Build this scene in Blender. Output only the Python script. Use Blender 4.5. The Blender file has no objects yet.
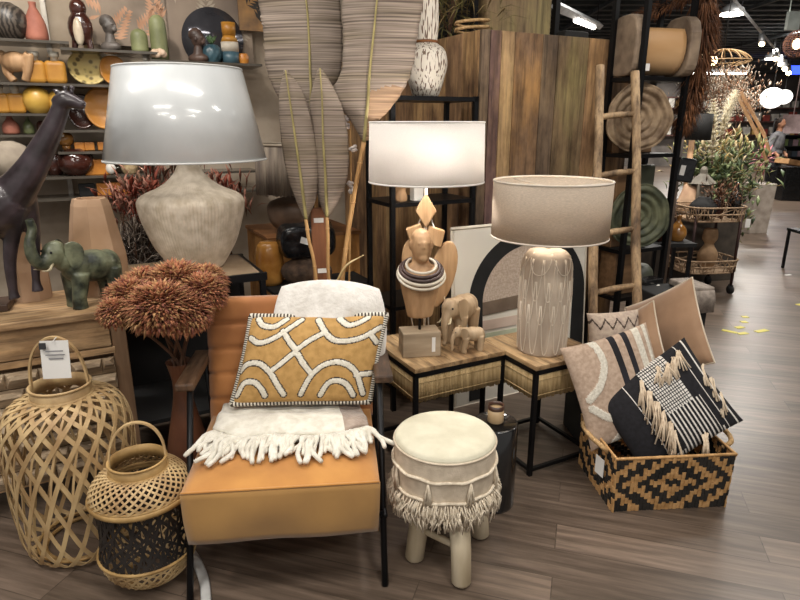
import bpy, bmesh, math, random
from math import sin, cos, pi, radians, sqrt, atan2
from mathutils import Vector, Matrix, Euler, noise
V = Vector
rng = random.Random(11)
SC = bpy.context.scene
COL = SC.collection
# ---------- camera model (used to survey the place: pixel -> point at a depth or on a level) ----------
CH, CF, CP = 1.6, 600.0, radians(16.3)
cc, cs = cos(CP), sin(CP)
def ray(u, v):
    r = (u-400)/CF; d = (v-300)/CF
    return V((r, cc-cs*d, -cs-cc*d))
def at(u, v, Y):
    r = ray(u, v); return V((0, 0, CH)) + r*(Y/r.y)
def fl(u, v, z=0.0):
    r = ray(u, v); return V((0, 0, CH)) + r*((z-CH)/r.z)
def dep(p):
    return p.y*cc-(p.z-CH)*cs
def pxm(p):                      # metres per pixel at p
    return dep(p)/CF
TH = radians(27.5)
E1 = V((cos(TH), sin(TH), 0)); E2 = V((-sin(TH), cos(TH), 0))

# ---------- materials ----------
def lin(c):
    if isinstance(c, str):
        c = [int(c[i:i+2], 16)/255 for i in (0, 2, 4)]
    return tuple((x/12.92 if x <= .04045 else ((x+.055)/1.055)**2.4) for x in c) + (1,)
MATS = {}
def mk(name, c1, c2=None, rough=.6, metal=0.0, scale=8.0, st=(1, 1, 1), detail=4.0, bump=0.0, bscale=None,
       pat='noise', coat=0.0, trans=0.0, emit=None, es=0.0, sub=0.0, lo=.35, hi=.65, spec=.5, rot=None, sheen=0.0, dist=2.0):
    if name in MATS: return MATS[name]
    m = bpy.data.materials.new(name); m.use_nodes = True
    nt = m.node_tree; N = nt.nodes; L = nt.links
    b = N['Principled BSDF']
    b.inputs['Roughness'].default_value = rough
    b.inputs['Metallic'].default_value = metal
    b.inputs['Specular IOR Level'].default_value = spec
    b.inputs['Coat Weight'].default_value = coat
    b.inputs['Coat Roughness'].default_value = .12
    b.inputs['Transmission Weight'].default_value = trans
    b.inputs['Sheen Weight'].default_value = sheen
    a1 = lin(c1); a2 = lin(c2) if c2 else tuple(min(1, x*.72) for x in a1[:3]) + (1,)
    tc = N.new('ShaderNodeTexCoord'); mp = N.new('ShaderNodeMapping')
    mp.inputs['Scale'].default_value = st
    if rot: mp.inputs['Rotation'].default_value = rot
    L.new(tc.outputs['Object'], mp.inputs['Vector'])
    def tex(sc):
        if pat == 'wave':
            t = N.new('ShaderNodeTexWave'); t.inputs['Scale'].default_value = sc
            t.inputs['Distortion'].default_value = dist; t.inputs['Detail'].default_value = detail
            t.inputs['Detail Scale'].default_value = 1.5
        elif pat == 'voronoi':
            t = N.new('ShaderNodeTexVoronoi'); t.inputs['Scale'].default_value = sc
        else:
            t = N.new('ShaderNodeTexNoise'); t.inputs['Scale'].default_value = sc; t.inputs['Detail'].default_value = detail
        L.new(mp.outputs['Vector'], t.inputs['Vector'])
        return t.outputs['Distance'] if pat == 'voronoi' else t.outputs[1 if pat == 'wave' else 0]
    t = tex(scale)
    cr = N.new('ShaderNodeValToRGB')
    cr.color_ramp.elements[0].position = lo; cr.color_ramp.elements[0].color = a2
    cr.color_ramp.elements[1].position = hi; cr.color_ramp.elements[1].color = a1
    L.new(t, cr.inputs['Fac']); L.new(cr.outputs['Color'], b.inputs['Base Color'])
    if bump:
        bp = N.new('ShaderNodeBump'); bp.inputs['Strength'].default_value = bump; bp.inputs['Distance'].default_value = .01
        tb = tex(bscale) if bscale else t
        L.new(tb, bp.inputs['Height']); L.new(bp.outputs['Normal'], b.inputs['Normal'])
    if emit:
        b.inputs['Emission Color'].default_value = lin(emit); b.inputs['Emission Strength'].default_value = es
    MATS[name] = m
    return m
def wood(name, c1, c2, axis='z', scale=3.0, rough=.6, bump=.25):
    st = {'x': (.12, 1, 1), 'y': (1, .12, 1), 'z': (1, 1, .12)}[axis]
    return mk(name, c1, c2, rough=rough, scale=scale*9, st=st, detail=6, bump=bump, lo=.3, hi=.7)
def plank_mat(name, c_mid, c_patch, c_dark, axis='z', rough=.7, gs=34, bs=3.2, bump=.4):
    if name in MATS: return MATS[name]
    m = bpy.data.materials.new(name); m.use_nodes = True
    nt = m.node_tree; N = nt.nodes; L = nt.links; b = N['Principled BSDF']; b.inputs['Roughness'].default_value = rough
    tc = N.new('ShaderNodeTexCoord'); ix = 'xyz'.index(axis)
    def nz(k, sc, det):
        mp = N.new('ShaderNodeMapping'); s_ = [1, 1, 1]; s_[ix] = k; mp.inputs['Scale'].default_value = s_
        L.new(tc.outputs['Object'], mp.inputs['Vector'])
        n = N.new('ShaderNodeTexNoise'); n.inputs['Scale'].default_value = sc; n.inputs['Detail'].default_value = det; n.inputs['Roughness'].default_value = .65
        L.new(mp.outputs[0], n.inputs['Vector']); return n.outputs[0]
    g = nz(.06, gs, 6); q = nz(.45, bs, 5); h = nz(.3, bs*2.3, 6)
    def ramp(src, st):
        r = N.new('ShaderNodeValToRGB'); e = r.color_ramp.elements
        e[0].position, e[0].color = st[0]; e[1].position, e[1].color = st[-1]
        for p, c in st[1:-1]: k = e.new(p); k.color = c
        L.new(src, r.inputs[0]); return r.outputs[0]
    base = ramp(q, [(.36, lin(c_dark)), (.50, lin(c_mid)), (.64, lin(c_patch))])
    gr = ramp(g, [(.34, (.42, .40, .38, 1)), (.5, (.9, .9, .9, 1)), (.68, (1.15, 1.13, 1.08, 1))])
    st2 = ramp(h, [(.40, (.6, .57, .54, 1)), (.55, (1, 1, 1, 1))])
    def mul(a, c):
        x = N.new('ShaderNodeMix'); x.data_type = 'RGBA'; x.blend_type = 'MULTIPLY'; x.inputs[0].default_value = 1
        L.new(a, x.inputs[6]); L.new(c, x.inputs[7]); return x.outputs[2]
    L.new(mul(mul(base, gr), st2), b.inputs['Base Color'])
    bp = N.new('ShaderNodeBump'); bp.inputs['Strength'].default_value = bump; bp.inputs['Distance'].default_value = .01
    L.new(g, bp.inputs['Height']); L.new(bp.outputs['Normal'], b.inputs['Normal'])
    MATS[name] = m; return m
def shade_mat(name, c, tr=.5, weave=400):
    if name in MATS: return MATS[name]
    m = bpy.data.materials.new(name); m.use_nodes = True
    nt = m.node_tree; N = nt.nodes; L = nt.links; N.remove(N['Principled BSDF'])
    d = N.new('ShaderNodeBsdfDiffuse'); t = N.new('ShaderNodeBsdfTranslucent'); x = N.new('ShaderNodeMixShader')
    tc = N.new('ShaderNodeTexCoord'); mp = N.new('ShaderNodeMapping'); mp.inputs['Scale'].default_value = (1, 1, 6)
    n = N.new('ShaderNodeTexNoise'); n.inputs['Scale'].default_value = weave; n.inputs['Detail'].default_value = 3
    L.new(tc.outputs['Object'], mp.inputs['Vector']); L.new(mp.outputs['Vector'], n.inputs['Vector'])
    cr = N.new('ShaderNodeValToRGB'); a = lin(c)
    cr.color_ramp.elements[0].position = .3; cr.color_ramp.elements[0].color = tuple(q*.75 for q in a[:3])+(1,)
    cr.color_ramp.elements[1].position = .7; cr.color_ramp.elements[1].color = a
    L.new(n.outputs[0], cr.inputs['Fac']); L.new(cr.outputs['Color'], d.inputs['Color']); L.new(cr.outputs['Color'], t.inputs['Color'])
    x.inputs['Fac'].default_value = tr
    L.new(d.outputs[0], x.inputs[1]); L.new(t.outputs[0], x.inputs[2]); L.new(x.outputs[0], N['Material Output'].inputs['Surface'])
    MATS[name] = m; return m

# ---------- mesh builder ----------
class MB:
    def __init__(self): self.v = []; self.f = []; self.s = []; self.m = []
    def add(self, vs, fs, smooth=False, mi=0):
        o = len(self.v); self.v += [tuple(x) for x in vs]
        for k, f in enumerate(fs):
            self.f.append(tuple(i+o for i in f)); self.s.append(smooth); self.m.append(mi[k] if isinstance(mi, list) else mi)
        return self
    def box(self, c, d, R=None, mi=0, taper=1.0):
        vs = []
        for z in (-1, 1):
            k = taper if z > 0 else 1
            for x, y in ((-1, -1), (1, -1), (1, 1), (-1, 1)):
                p = V((x*d[0]/2*k, y*d[1]/2*k, z*d[2]/2))
                if R is not None: p = R @ p
                vs.append(p+V(c))
        return self.add(vs, [(3, 2, 1, 0), (4, 5, 6, 7), (0, 1, 5, 4), (1, 2, 6, 5), (2, 3, 7, 6), (3, 0, 4, 7)], False, mi)
    def tube(self, pts, r, n=8, mi=0, smooth=True, flat=None, closed=False):
        pts = [V(p) for p in pts]; K = len(pts)
        rs = r if isinstance(r, (list, tuple)) else [r]*K
        vs = []; up = None
        for i, p in enumerate(pts):
            if closed: a, b = pts[i-1], pts[(i+1) % K]
            else: a, b = pts[max(0, i-1)], pts[min(K-1, i+1)]
            t = (b-a).normalized() if (b-a).length > 1e-9 else V((0, 0, 1))
            if up is None:
                up = V((0, 0, 1)) if abs(t.z) < .9 else V((1, 0, 0))
            x = t.cross(up)
            if x.length < 1e-6: x = t.orthogonal()
            x.normalize(); y = x.cross(t).normalized(); up = y
            for k in range(n):
                an = 2*pi*k/n
                vs.append(p + x*cos(an)*rs[i] + y*sin(an)*rs[i]*(flat or 1))
        fs = []
        for i in range(K if closed else K-1):
            j = (i+1) % K
            for k in range(n):
                fs.append((i*n+k, i*n+(k+1) % n, j*n+(k+1) % n, j*n+k))
        if not closed:
            fs.append(tuple(range(n-1, -1, -1))); fs.append(tuple((K-1)*n+k for k in range(n)))
        return self.add(vs, fs, smooth, mi)
    def lathe(self, prof, n=32, c=(0, 0, 0), M=None, mi=0, smooth=True, cap=True, rad=None, flute=None):
        vs = []; K = len(prof)
        for j, (r, z) in enumerate(prof):
            for k in range(n):
                a = 2*pi*k/n; rr = r*(1+(flute(a, j/(K-1)) if flute else 0))
                p = V((rr*cos(a), rr*sin(a), z))
                if M is not None: p = M @ p
                vs.append(p+V(c))
        fs = []
        for j in range(K-1):
            for k in range(n):
                fs.append((j*n+k, j*n+(k+1) % n, (j+1)*n+(k+1) % n, (j+1)*n+k))
        if cap:
            fs.append(tuple(range(n-1, -1, -1))); fs.append(tuple((K-1)*n+k for k in range(n)))
        return self.add(vs, fs, smooth, mi)
    def ell(self, c, rad, M=None, nu=16, nv=10, mi=0):
        vs = []; fs = []
        for j in range(nv+1):
            t = pi*j/nv
            for k in range(nu):
                a = 2*pi*k/nu
                s_ = max(sin(t), 1e-3)
                p = V((rad[0]*s_*cos(a), rad[1]*s_*sin(a), -rad[2]*cos(t)))
                if M is not None: p = M @ p
                vs.append(p+V(c))
        for j in range(nv):
            for k in range(nu):
                fs.append((j*nu+k, j*nu+(k+1) % nu, (j+1)*nu+(k+1) % nu, (j+1)*nu+k))
        fs.append(tuple(range(nu-1, -1, -1))); fs.append(tuple(nv*nu+k for k in range(nu)))
        return self.add(vs, fs, True, mi)
    def prism(self, out, t, M=None, mi=0, c=(0, 0, 0)):   # outline in xz, thickness along y
        n = len(out); vs = []
        for y in (-t/2, t/2):
            for x, z in out:
                p = V((x, y, z))
                if M is not None: p = M @ p
                vs.append(p+V(c))
        fs = [tuple(range(n)), tuple(range(2*n-1, n-1, -1))]
        for i in range(n):
            j = (i+1) % n; fs.append((j, i, n+i, n+j))
        return self.add(vs, fs, False, mi)
    def grid(self, fn, nu, nv, mi=None, smooth=True, flip=False):
        vs = [fn(i/nu, j/nv) for j in range(nv+1) for i in range(nu+1)]
        fs = []; ms = []
        for j in range(nv):
            for i in range(nu):
                a = j*(nu+1)+i; q = (a, a+1, a+nu+2, a+nu+1)
                fs.append(q[::-1] if flip else q)
                ms.append(mi((i+.5)/nu, (j+.5)/nv) if callable(mi) else (mi or 0))
        return self.add(vs, fs, smooth, ms)
    def leaf(self, p, d, ln, w, up=None, mi=0, bend=0.0):
        d = V(d).normalized(); s_ = d.cross(up or V((0, 0, 1)))
        if s_.length < 1e-4: s_ = d.orthogonal()
        s_.normalize(); n_ = s_.cross(d)
        p = V(p); q = p+d*ln*.5+n_*bend*ln*.5
        e = p+d*ln-n_*bend*ln*.2
        th = w*.12
        return self.add([p, q+s_*w/2, e, q-s_*w/2, q+n_*th, q-n_*th], [(0, 1, 4), (1, 2, 4), (2, 3, 4), (3, 0, 4), (1, 0, 5), (2, 1, 5), (3, 2, 5), (0, 3, 5)], True, mi)
    def build(self, name, mats, parent=None, bevel=0.0, sub=0, solid=0.0, remesh=0.0, smooth_it=0, weld=False, loc=None, rz=0.0, mw=None, seg=2):
        me = bpy.data.meshes.new(name); me.from_pydata(self.v, [], self.f)
        for m in (mats if isinstance(mats, (list, tuple)) else [mats]): me.materials.append(m)
        for p, s_, i in zip(me.polygons, self.s, self.m): p.use_smooth = s_; p.material_index = i
        bm = bmesh.new(); bm.from_mesh(me)
        if weld: bmesh.ops.remove_doubles(bm, verts=bm.verts, dist=1e-4)
        bmesh.ops.recalc_face_normals(bm, faces=bm.faces); bm.to_mesh(me); bm.free()
        me.validate(); me.update()
        o = bpy.data.objects.new(name, me); COL.objects.link(o)
        if parent: o.parent = parent
        if mw is not None: o.matrix_world = mw
        elif loc is not None: o.location = loc; o.rotation_euler = (0, 0, rz)
        if remesh:
            r = o.modifiers.new('r', 'REMESH'); r.mode = 'VOXEL'; r.voxel_size = remesh; r.use_smooth_shade = True
        if smooth_it:
            r = o.modifiers.new('s', 'SMOOTH'); r.iterations = smooth_it; r.factor = .5
        if solid:
            r = o.modifiers.new('t', 'SOLIDIFY'); r.thickness = solid; r.offset = 0
        if bevel:
            r = o.modifiers.new('b', 'BEVEL'); r.width = bevel; r.segments = seg; r.limit_method = 'ANGLE'; r.angle_limit = radians(35)
            r.harden_normals = False
        if sub:
            r = o.modifiers.new('u', 'SUBSURF'); r.levels = sub; r.render_levels = sub
        return o
def tag(o, label, cat, group=None, kind=None):
    o['label'] = label; o['category'] = cat
    if group: o['group'] = group
    if kind: o['kind'] = kind
    return o
def thing(name, label, cat, loc=(0, 0, 0), rz=0.0, group=None):
    o = bpy.data.objects.new(name, None); o.empty_display_size = .05; COL.objects.link(o)
    o.location = loc; o.rotation_euler = (0, 0, rz)
    return tag(o, label, cat, group)
def struct(o):
    o['kind'] = 'structure'; return o
def dup(root, loc, rz=0.0, label=None, group=None, scale=None):
    r = root.copy(); COL.objects.link(r); r.location = loc; r.rotation_euler = (0, 0, rz)
    if scale: r.scale = (scale, scale, scale) if not isinstance(scale, tuple) else scale
    if label: r['label'] = label
    if group: r['group'] = group
    for ch in list(root.children):
        c = ch.copy(); COL.objects.link(c); c.parent = r
        for g in list(ch.children):
            d = g.copy(); COL.objects.link(d); d.parent = c
    return r
def spl(pts, n=8):      # Catmull-Rom through points
    P = [V(p) for p in pts]; P = [2*P[0]-P[1]]+P+[2*P[-1]-P[-2]]; out = []
    for i in range(1, len(P)-2):
        for k in range(n):
            t = k/n; a, b, c, d = P[i-1:i+3]
            out.append(.5*((2*b)+(c-a)*t+(2*a-5*b+4*c-d)*t*t+(3*b-a-3*c+d)*t**3))
    out.append(P[-2]); return out
def smp(prof, n=6):     # smooth a lathe profile
    q = spl([(r, 0, z) for r, z in prof], n); return [(max(p.x, .0008), p.z) for p in q]
def Rot(x=0, y=0, z=0):
    return Euler((radians(x), radians(y), radians(z))).to_matrix()

# ---------- shared materials ----------
BLACK = mk('black_metal', '1b1b1d', '141416', rough=.45, metal=.6)
BLK = mk('black_matte', '1c1b1b', '121212', rough=.8)
CHROME = mk('chrome', 'c8c8c8', 'b0b0b0', rough=.2, metal=1)
WHITE = mk('white_paint', 'e6e2da', 'd9d4cb', rough=.5)
PAPER = mk('tag_paper', 'eae8e4', 'dedcd8', rough=.7, scale=3)
INK = mk('tag_ink', '3b3b3d', '2c2c2e', rough=.7)
# =================== ROOM ===================
def floor_mat():
    m = bpy.data.materials.new('wood_floor'); m.use_nodes = True
    nt = m.node_tree; N = nt.nodes; L = nt.links; b = N['Principled BSDF']
    tc = N.new('ShaderNodeTexCoord'); mp = N.new('ShaderNodeMapping'); mp.inputs['Rotation'].default_value = (0, 0, radians(17))
    L.new(tc.outputs['Object'], mp.inputs['Vector'])
    br = N.new('ShaderNodeTexBrick'); br.offset = .37; br.offset_frequency = 2
    br.inputs['Color1'].default_value = (.25, .25, .25, 1); br.inputs['Color2'].default_value = (.85, .85, .85, 1)
    br.inputs['Mortar'].default_value = (0, 0, 0, 1); br.inputs['Scale'].default_value = 1
    br.inputs['Mortar Size'].default_value = .0022; br.inputs['Brick Width'].default_value = 1.25; br.inputs['Row Height'].default_value = .16
    L.new(mp.outputs['Vector'], br.inputs['Vector'])
    m2 = N.new('ShaderNodeMapping'); m2.inputs['Scale'].default_value = (1.1, 16, 1); L.new(mp.outputs['Vector'], m2.inputs['Vector'])
    ad = N.new('ShaderNodeVectorMath'); ad.operation = 'ADD'; L.new(m2.outputs['Vector'], ad.inputs[0])
    sc = N.new('ShaderNodeVectorMath'); sc.operation = 'SCALE'; sc.inputs['Scale'].default_value = 7; L.new(br.outputs['Color'], sc.inputs[0]); L.new(sc.outputs[0], ad.inputs[1])
    n1 = N.new('ShaderNodeTexNoise'); n1.inputs['Scale'].default_value = 2.2; n1.inputs['Detail'].default_value = 8; n1.inputs['Roughness'].default_value = .62
    L.new(ad.outputs[0], n1.inputs['Vector'])
    mixf = N.new('ShaderNodeMath'); mixf.operation = 'MULTIPLY_ADD'; mixf.inputs[1].default_value = .30
    L.new(br.outputs['Color'], mixf.inputs[0])
    mm = N.new('ShaderNodeMath'); mm.operation = 'MULTIPLY'; mm.inputs[1].default_value = .72; L.new(n1.outputs[0], mm.inputs[0]); L.new(mm.outputs[0], mixf.inputs[2])
    cr = N.new('ShaderNodeValToRGB'); E_ = cr.color_ramp.elements
    E_[0].position = .15; E_[0].color = lin('221c18'); E_[1].position = .8; E_[1].color = lin('8e7b6c')
    e = E_.new(.42); e.color = lin('50443a'); e = E_.new(.6); e.color = lin('6d5e52')
    L.new(mixf.outputs[0], cr.inputs['Fac']); L.new(cr.outputs['Color'], b.inputs['Base Color'])
    b.inputs['Roughness'].default_value = .34; b.inputs['Specular IOR Level'].default_value = .45
    bp = N.new('ShaderNodeBump'); bp.inputs['Strength'].default_value = .08; L.new(mixf.outputs[0], bp.inputs['Height']); L.new(bp.outputs['Normal'], b.inputs['Normal'])
    return m
m = MB(); m.add([(-8, -2, 0), (17, -2, 0), (17, 25, 0), (-8, 25, 0)], [(0, 1, 2, 3)]); struct(m.build('floor', floor_mat()))
CEIL = mk('ceiling_black', '3d4144', '2c3033', rough=.8)
CZ = 3.55
m = MB(); m.box((4.5, 11.5, CZ+.05), (25, 27, .1))
for k in range(34): m.box((4.5, 9.2+k*.46, CZ-.04), (25, .16, .14))
for k in range(9): m.box((-4+k*2.4, 16, CZ-.16), (.05, 16, .05))
struct(m.build('ceiling', CEIL))
m = MB(); m.box((4.5, 24.6, CZ/2), (25, .2, CZ)); struct(m.build('wall_far', mk('far_wall', '6b645e', '4d4844', scale=2)))
m = MB(); m.box((16.4, 11.5, CZ/2), (.2, 26, CZ)); struct(m.build('wall_right', mk('side_wall', '8b847c', '6d675f', scale=2)))
# back wall of the shop bay (runs along the display grid)
SO = V((-2.3, 4.0, 0))                     # front edge of the shelving
def L2W(o, x, y, z=0): return V(o)+E1*x+E2*y+V((0, 0, z))
WPM = mk('leaf_wallpaper', 'a89a8a', '5f564e', rough=.8, scale=9, pat='wave', dist=9, detail=3, lo=.3, hi=.6)
m = MB(); m.box((.5, .46, CZ/2), (4.2, .1, CZ)); struct(m.build('wall_back', mk('back_wall', 'b3a594', '93836f', scale=3, rough=.85), loc=SO, rz=TH))
# botanical panels: a framed print on the wall (flat thing with raised leaf print)
# =================== ARMCHAIR ===================
VELSEAT = mk('ochre_velvet', 'c48a42', 'ab7232', rough=.75, scale=5, sheen=.35, bump=.08, bscale=30)
VELFRONT = mk('tan_velvet', 'ad8348', '9a7340', rough=.8, scale=4, sheen=.3)
ARMW = plank_mat('dark_walnut', '59412f', '69503c', '3d2c20', 'y', .5, 60, 6, .2)
AO = V((-.392, 1.735, 0)); AR = radians(6)
ch = thing('armchair', 'ochre velvet armchair with black steel frame and dark wooden armrests', 'armchair', AO, AR)
def rbox(x0, x1, y0, y1, z0, z1): 
    m = MB(); m.box(((x0+x1)/2, (y0+y1)/2, (z0+z1)/2), (x1-x0, y1-y0, z1-z0)); return m
# seat: soft slab with crowned top
def seat_top(a, b):
    x = -.325+.65*a; y = .62*b
    return V((x, y, .446+.028*(1-(2*a-1)**4)*(1-(2*b-1)**6)+.005*sin(9*a)*sin(7*b)))
m = MB()
m.grid(seat_top, 20, 20, 0)
def side(fn_a, fn_b):
    m.grid(lambda a, b: fn_a(a).lerp(fn_b(a), b), 20, 6, 0)
o = 0
for f in (lambda a: seat_top(a, 1), lambda a: seat_top(0, a), lambda a: seat_top(1, a)):
    side(f, lambda a, f=f: V((f(a).x*.985, f(a).y, .25)))
s1 = m
s1.add([(-.32, .0, .25), (.32, .0, .25), (.32, .62, .25), (-.32, .62, .25)], [(3, 2, 1, 0)])
seat = s1.build('seat', VELSEAT, ch, weld=True)
m = MB()
m.grid(lambda a, b: V(((-.327+.654*a)*(1-.03*b), -.003-.014*sin(pi*b)+.004*sin(a*11)*sin(b*5), seat_top(a, 0).z*(1-b)+.25*b)), 20, 8, 0)
m.build('seat_front', VELFRONT, seat, solid=.004)
m = MB(); m.tube([seat_top(k/20, 0)+V((0, -.004, .001)) for k in range(21)], .0045, 6); m.build('piping', VELSEAT, seat)
# backrest with five horizontal channels
bk = thing('tmp', 'x', 'x'); bpy.data.objects.remove(bk)
m = MB()
def bprof(t):  # centre line of the back, leaning
    return V((0, .60+.12*t, .40+.505*t))
nrm = V((0, -.53, .12)).normalized()
def bfront(a, b):
    c = bprof(b); fr = abs((b*5) % 1-.5)*2
    e = max(0, abs(a*2-1)-.9)/.1
    return c+V(((a*2-1)*.335, 0, 0))+nrm*(.065+.016*(1-fr**6)-.02*e*e)
def bback(a, b): return bprof(b)+V(((a*2-1)*.335, 0, 0))-nrm*.05
m.grid(bfront, 16, 50); m.grid(bback, 16, 50, flip=True)
for A in (0, 1): m.grid(lambda a, b, A=A: bfront(A, b).lerp(bback(A, b), a), 4, 50)
for B in (0, 1): m.grid(lambda a, b, B=B: bfront(a, B).lerp(bback(a, B), b), 16, 4)
m.build('backrest', mk('back_velvet', 'b87a42', '9c6232', rough=.75, scale=4, sheen=.35), ch, weld=True)
for s in (-1, 1):
    m = MB(); m.tube([(s*.342, .02, 0), (s*.352, .345, .655)], .012, 8); m.build('front_leg', BLACK, ch)
    m = MB(); m.tube([(s*.342, .70, 0), (s*.352, .62, .655)], .012, 8); m.build('rear_leg', BLACK, ch)
    m = MB(); m.box((s*.368, .505, .672), (.07, .36, .032)); m.build('armrest', ARMW, ch, bevel=.008)
    m = MB(); m.tube([(s*.35, .10, .235), (s*.35, .675, .235)], .01, 8); m.build('side_rail', BLACK, ch)
for yy in (.115, .66):
    m = MB(); m.tube([(-.35, yy, .236), (.35, yy, .236)], .01, 8); m.build('cross_rail', BLACK, ch)
def AC(x, y, z): return AO+Matrix.Rotation(AR, 3, 'Z') @ V((x, y, z))

# =================== CUSHIONS ===================
def cushion(name, label, w, h, t, loc, yaw, lean, roll, patt, mats, cat='cushion', group=None, nx=60, ny=40, pinch=.06, lump=.0, raise_=None, pw=.42, shear=0, rnd=0):
    """pillow whose front is local -y; patt(s,q) -> material index of the front"""
    def P(s, q, side):
        k = pinch
        x = w/2*s*(1-k*(1-q*q)); z = h/2*q*(1-k*(1-s*s))
        if rnd: x *= sqrt(1-rnd*q*q/2); z *= sqrt(1-rnd*s*s/2)
        x += shear*q
        th = t/2*max(0, (1-s*s)*(1-q*q))**pw
        th *= 1+lump*noise.noise(V((s*1.7, q*1.7, 3.3+w)))
        if side < 0 and raise_: th += raise_(s, q)
        return V((x, side*th, z))
    m = MB()
    m.grid(lambda a, b: P(2*a-1, 2*b-1, -1), nx, ny, (lambda a, b: patt(2*a-1, 2*b-1)) if patt else 0)
    m.grid(lambda a, b: P(2*a-1, 2*b-1, 1), max(12, nx//4), max(10, ny//4), 0, flip=True)
    M = Matrix.Translation(loc) @ Matrix.Rotation(radians(yaw), 4, 'Z') @ Matrix.Rotation(radians(-lean), 4, 'X') @ Matrix.Rotation(radians(roll), 4, 'Y')
    o = m.build(name, mats, mw=M)
    tag(o, label, cat, group)
    return o, P
def segd(p, a, b):
    ax, ay = a; bx, by = b; px_, py_ = p
    dx, dy = bx-ax, by-ay; L2 = dx*dx+dy*dy
    t = 0 if L2 == 0 else max(0, min(1, ((px_-ax)*dx+(py_-ay)*dy)/L2))
    return sqrt((px_-ax-t*dx)**2+(py_-ay-t*dy)**2)
def pl(pts, n=6): return [(p.x, p.z) for p in spl([(x, 0, y) for x, y in pts], n)]
def polyd(p, P): return min(segd(p, P[i], P[i+1]) for i in range(len(P)-1))
def piping(P, r, mats, parent, name, n=6, stripes=0, sides='tblr'):
    m = MB(); K = 160
    edge = []
    for k in range(K): edge.append((-1+2*k/K, -1))
    for k in range(K): edge.append((1, -1+2*k/K))
    for k in range(K): edge.append((1-2*k/K, 1))
    for k in range(K): edge.append((-1, 1-2*k/K))
    pts = [P(s, q, 1) for s, q in edge]
    m.tube(pts, r, n, closed=True)
    if stripes:
        for i in range(len(m.f)):
            m.m[i] = (i//n//stripes) % 2
    return m.build(name, mats, parent)

# --- mustard lumbar cushion with arches ---
W0 = [(228, 195), (680, 185), (632, 480), (170, 465)]
def uv0(x, y):
    for _ in range(1):
        q = 1-2*(y-190)/(472-190)
        k = (y-190)/(472-190); xl = 228+(170-228)*k; xr = 680+(632-680)*k
        return (2*(x-xl)/(xr-xl)-1, q)
curves = [[(228, 262), (262, 278), (320, 258), (400, 203)], [(255, 200), (270, 220), (310, 225), (350, 200)],
          [(340, 240), (362, 272), (386, 302)], [(388, 302), (430, 272), (478, 246)], [(300, 372), (342, 342), (385, 312), (412, 345), (443, 382)],
          [(455, 203), (490, 255), (530, 275), (600, 266), (664, 232)], [(525, 200), (555, 222), (590, 215), (620, 198)],
          [(195, 368), (220, 346), (262, 344), (300, 372), (325, 410), (348, 445)], [(188, 445), (212, 406), (248, 404), (272, 425), (285, 448)],
          [(405, 445), (440, 385), (485, 350), (540, 344), (588, 375), (612, 445)], [(470, 448), (495, 412), (525, 402), (558, 415), (580, 450)],
          [(590, 385), (640, 380)], [(630, 250), (655, 280)]]
W1 = .54; H1 = .345
cur = [[(s*W1/2, q*H1/2) for s, q in [uv0(*p) for p in pl(c, 5)]] for c in curves]
def pat_m(s, q):
    d = min(polyd((s*W1/2, q*H1/2), c) for c in cur)
    return 1 if d < .0096 else (2 if d < .0142 else 0)
def rais(s, q):
    d = min(polyd((s*W1/2, q*H1/2), c) for c in cur)
    return .0028*max(0, 1-(d/.012)**4)
MUST = mk('mustard_linen', 'bd955a', 'a8824a', rough=.9, scale=40, bump=.15, bscale=300)
CREAM = mk('cream_tuft', 'e4dfd2', 'cfc8b8', rough=.95, scale=90, bump=.4, bscale=200)
DKL = mk('dark_line', '4b4038', '332b26', rough=.9)
cu, P = cushion('lumbar_cushion', 'mustard rectangular cushion with raised cream arches and striped edging on ochre armchair', W1, H1, .15,
                AC(.085, .49, .703), 2, 22, 0, pat_m, [MUST, CREAM, DKL], nx=170, ny=110, raise_=rais, pinch=.025, shear=.036)
piping(P, .0125, [DKL, CREAM], cu, 'edging', n=8, stripes=2)
# --- white faux-fur cushion behind ---
WF = mk('white_plush', 'dedad4', 'cdc8c1', rough=1, scale=25, bump=.5, bscale=60, sheen=.6)
cushion('plush_cushion', 'plain white plush cushion propped behind the mustard cushion', .47, .44, .17, AC(.165, .585, .775), 6, 16, 3, None, [WF], nx=40, ny=40, lump=.3, pinch=.0, pw=.5, rnd=.55)
# --- throw ---
FUR = mk('cream_wool', 'e6e2d6', 'cfc9ba', rough=1, scale=30, bump=.5, bscale=80, sheen=.5)
FURB = mk('taupe_wool', 'a8978a', '8d7c70', rough=1, scale=30, bump=.5, bscale=90, sheen=.4)
def seatz(p):
    q = Matrix.Rotation(-AR, 3, 'Z') @ (V((p.x, p.y, 0))-AO); return .452
edge_px = [(214, 432), (232, 438), (255, 438), (280, 436), (305, 438), (330, 436), (350, 432), (368, 428)]
edge = [fl(u, v+1, .49) for u, v in edge_px]; es = spl(edge, 6)
back = [AC(x, .52, .5) for x in (-.27, -.2, -.12, -.04, .05, .13, .2, .27)]; bs_ = spl(back, 6)
def thr(a, b):
    i = a*(len(es)-1); k = min(int(i), len(es)-2); f = i-k
    e = es[k].lerp(es[k+1], f); g = bs_[k].lerp(bs_[k+1], f); p = e.lerp(g, b)
    p.z = .500+.014*noise.noise(V((a*6, b*3, 0)))+.022*sin(pi*min(1, b*1.6))*(1-abs(2*a-1)**3)
    return p
m = MB(); m.grid(thr, 50, 24, lambda a, b: 1 if a > .82 else 0)
m2 = []
tw = m.build('throw_blanket', [FUR, FURB], solid=.022); tag(tw, 'fluffy cream wool throw with thick fringe spread over ochre seat', 'blanket')
m = MB(); r_ = random.Random(5)
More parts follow.
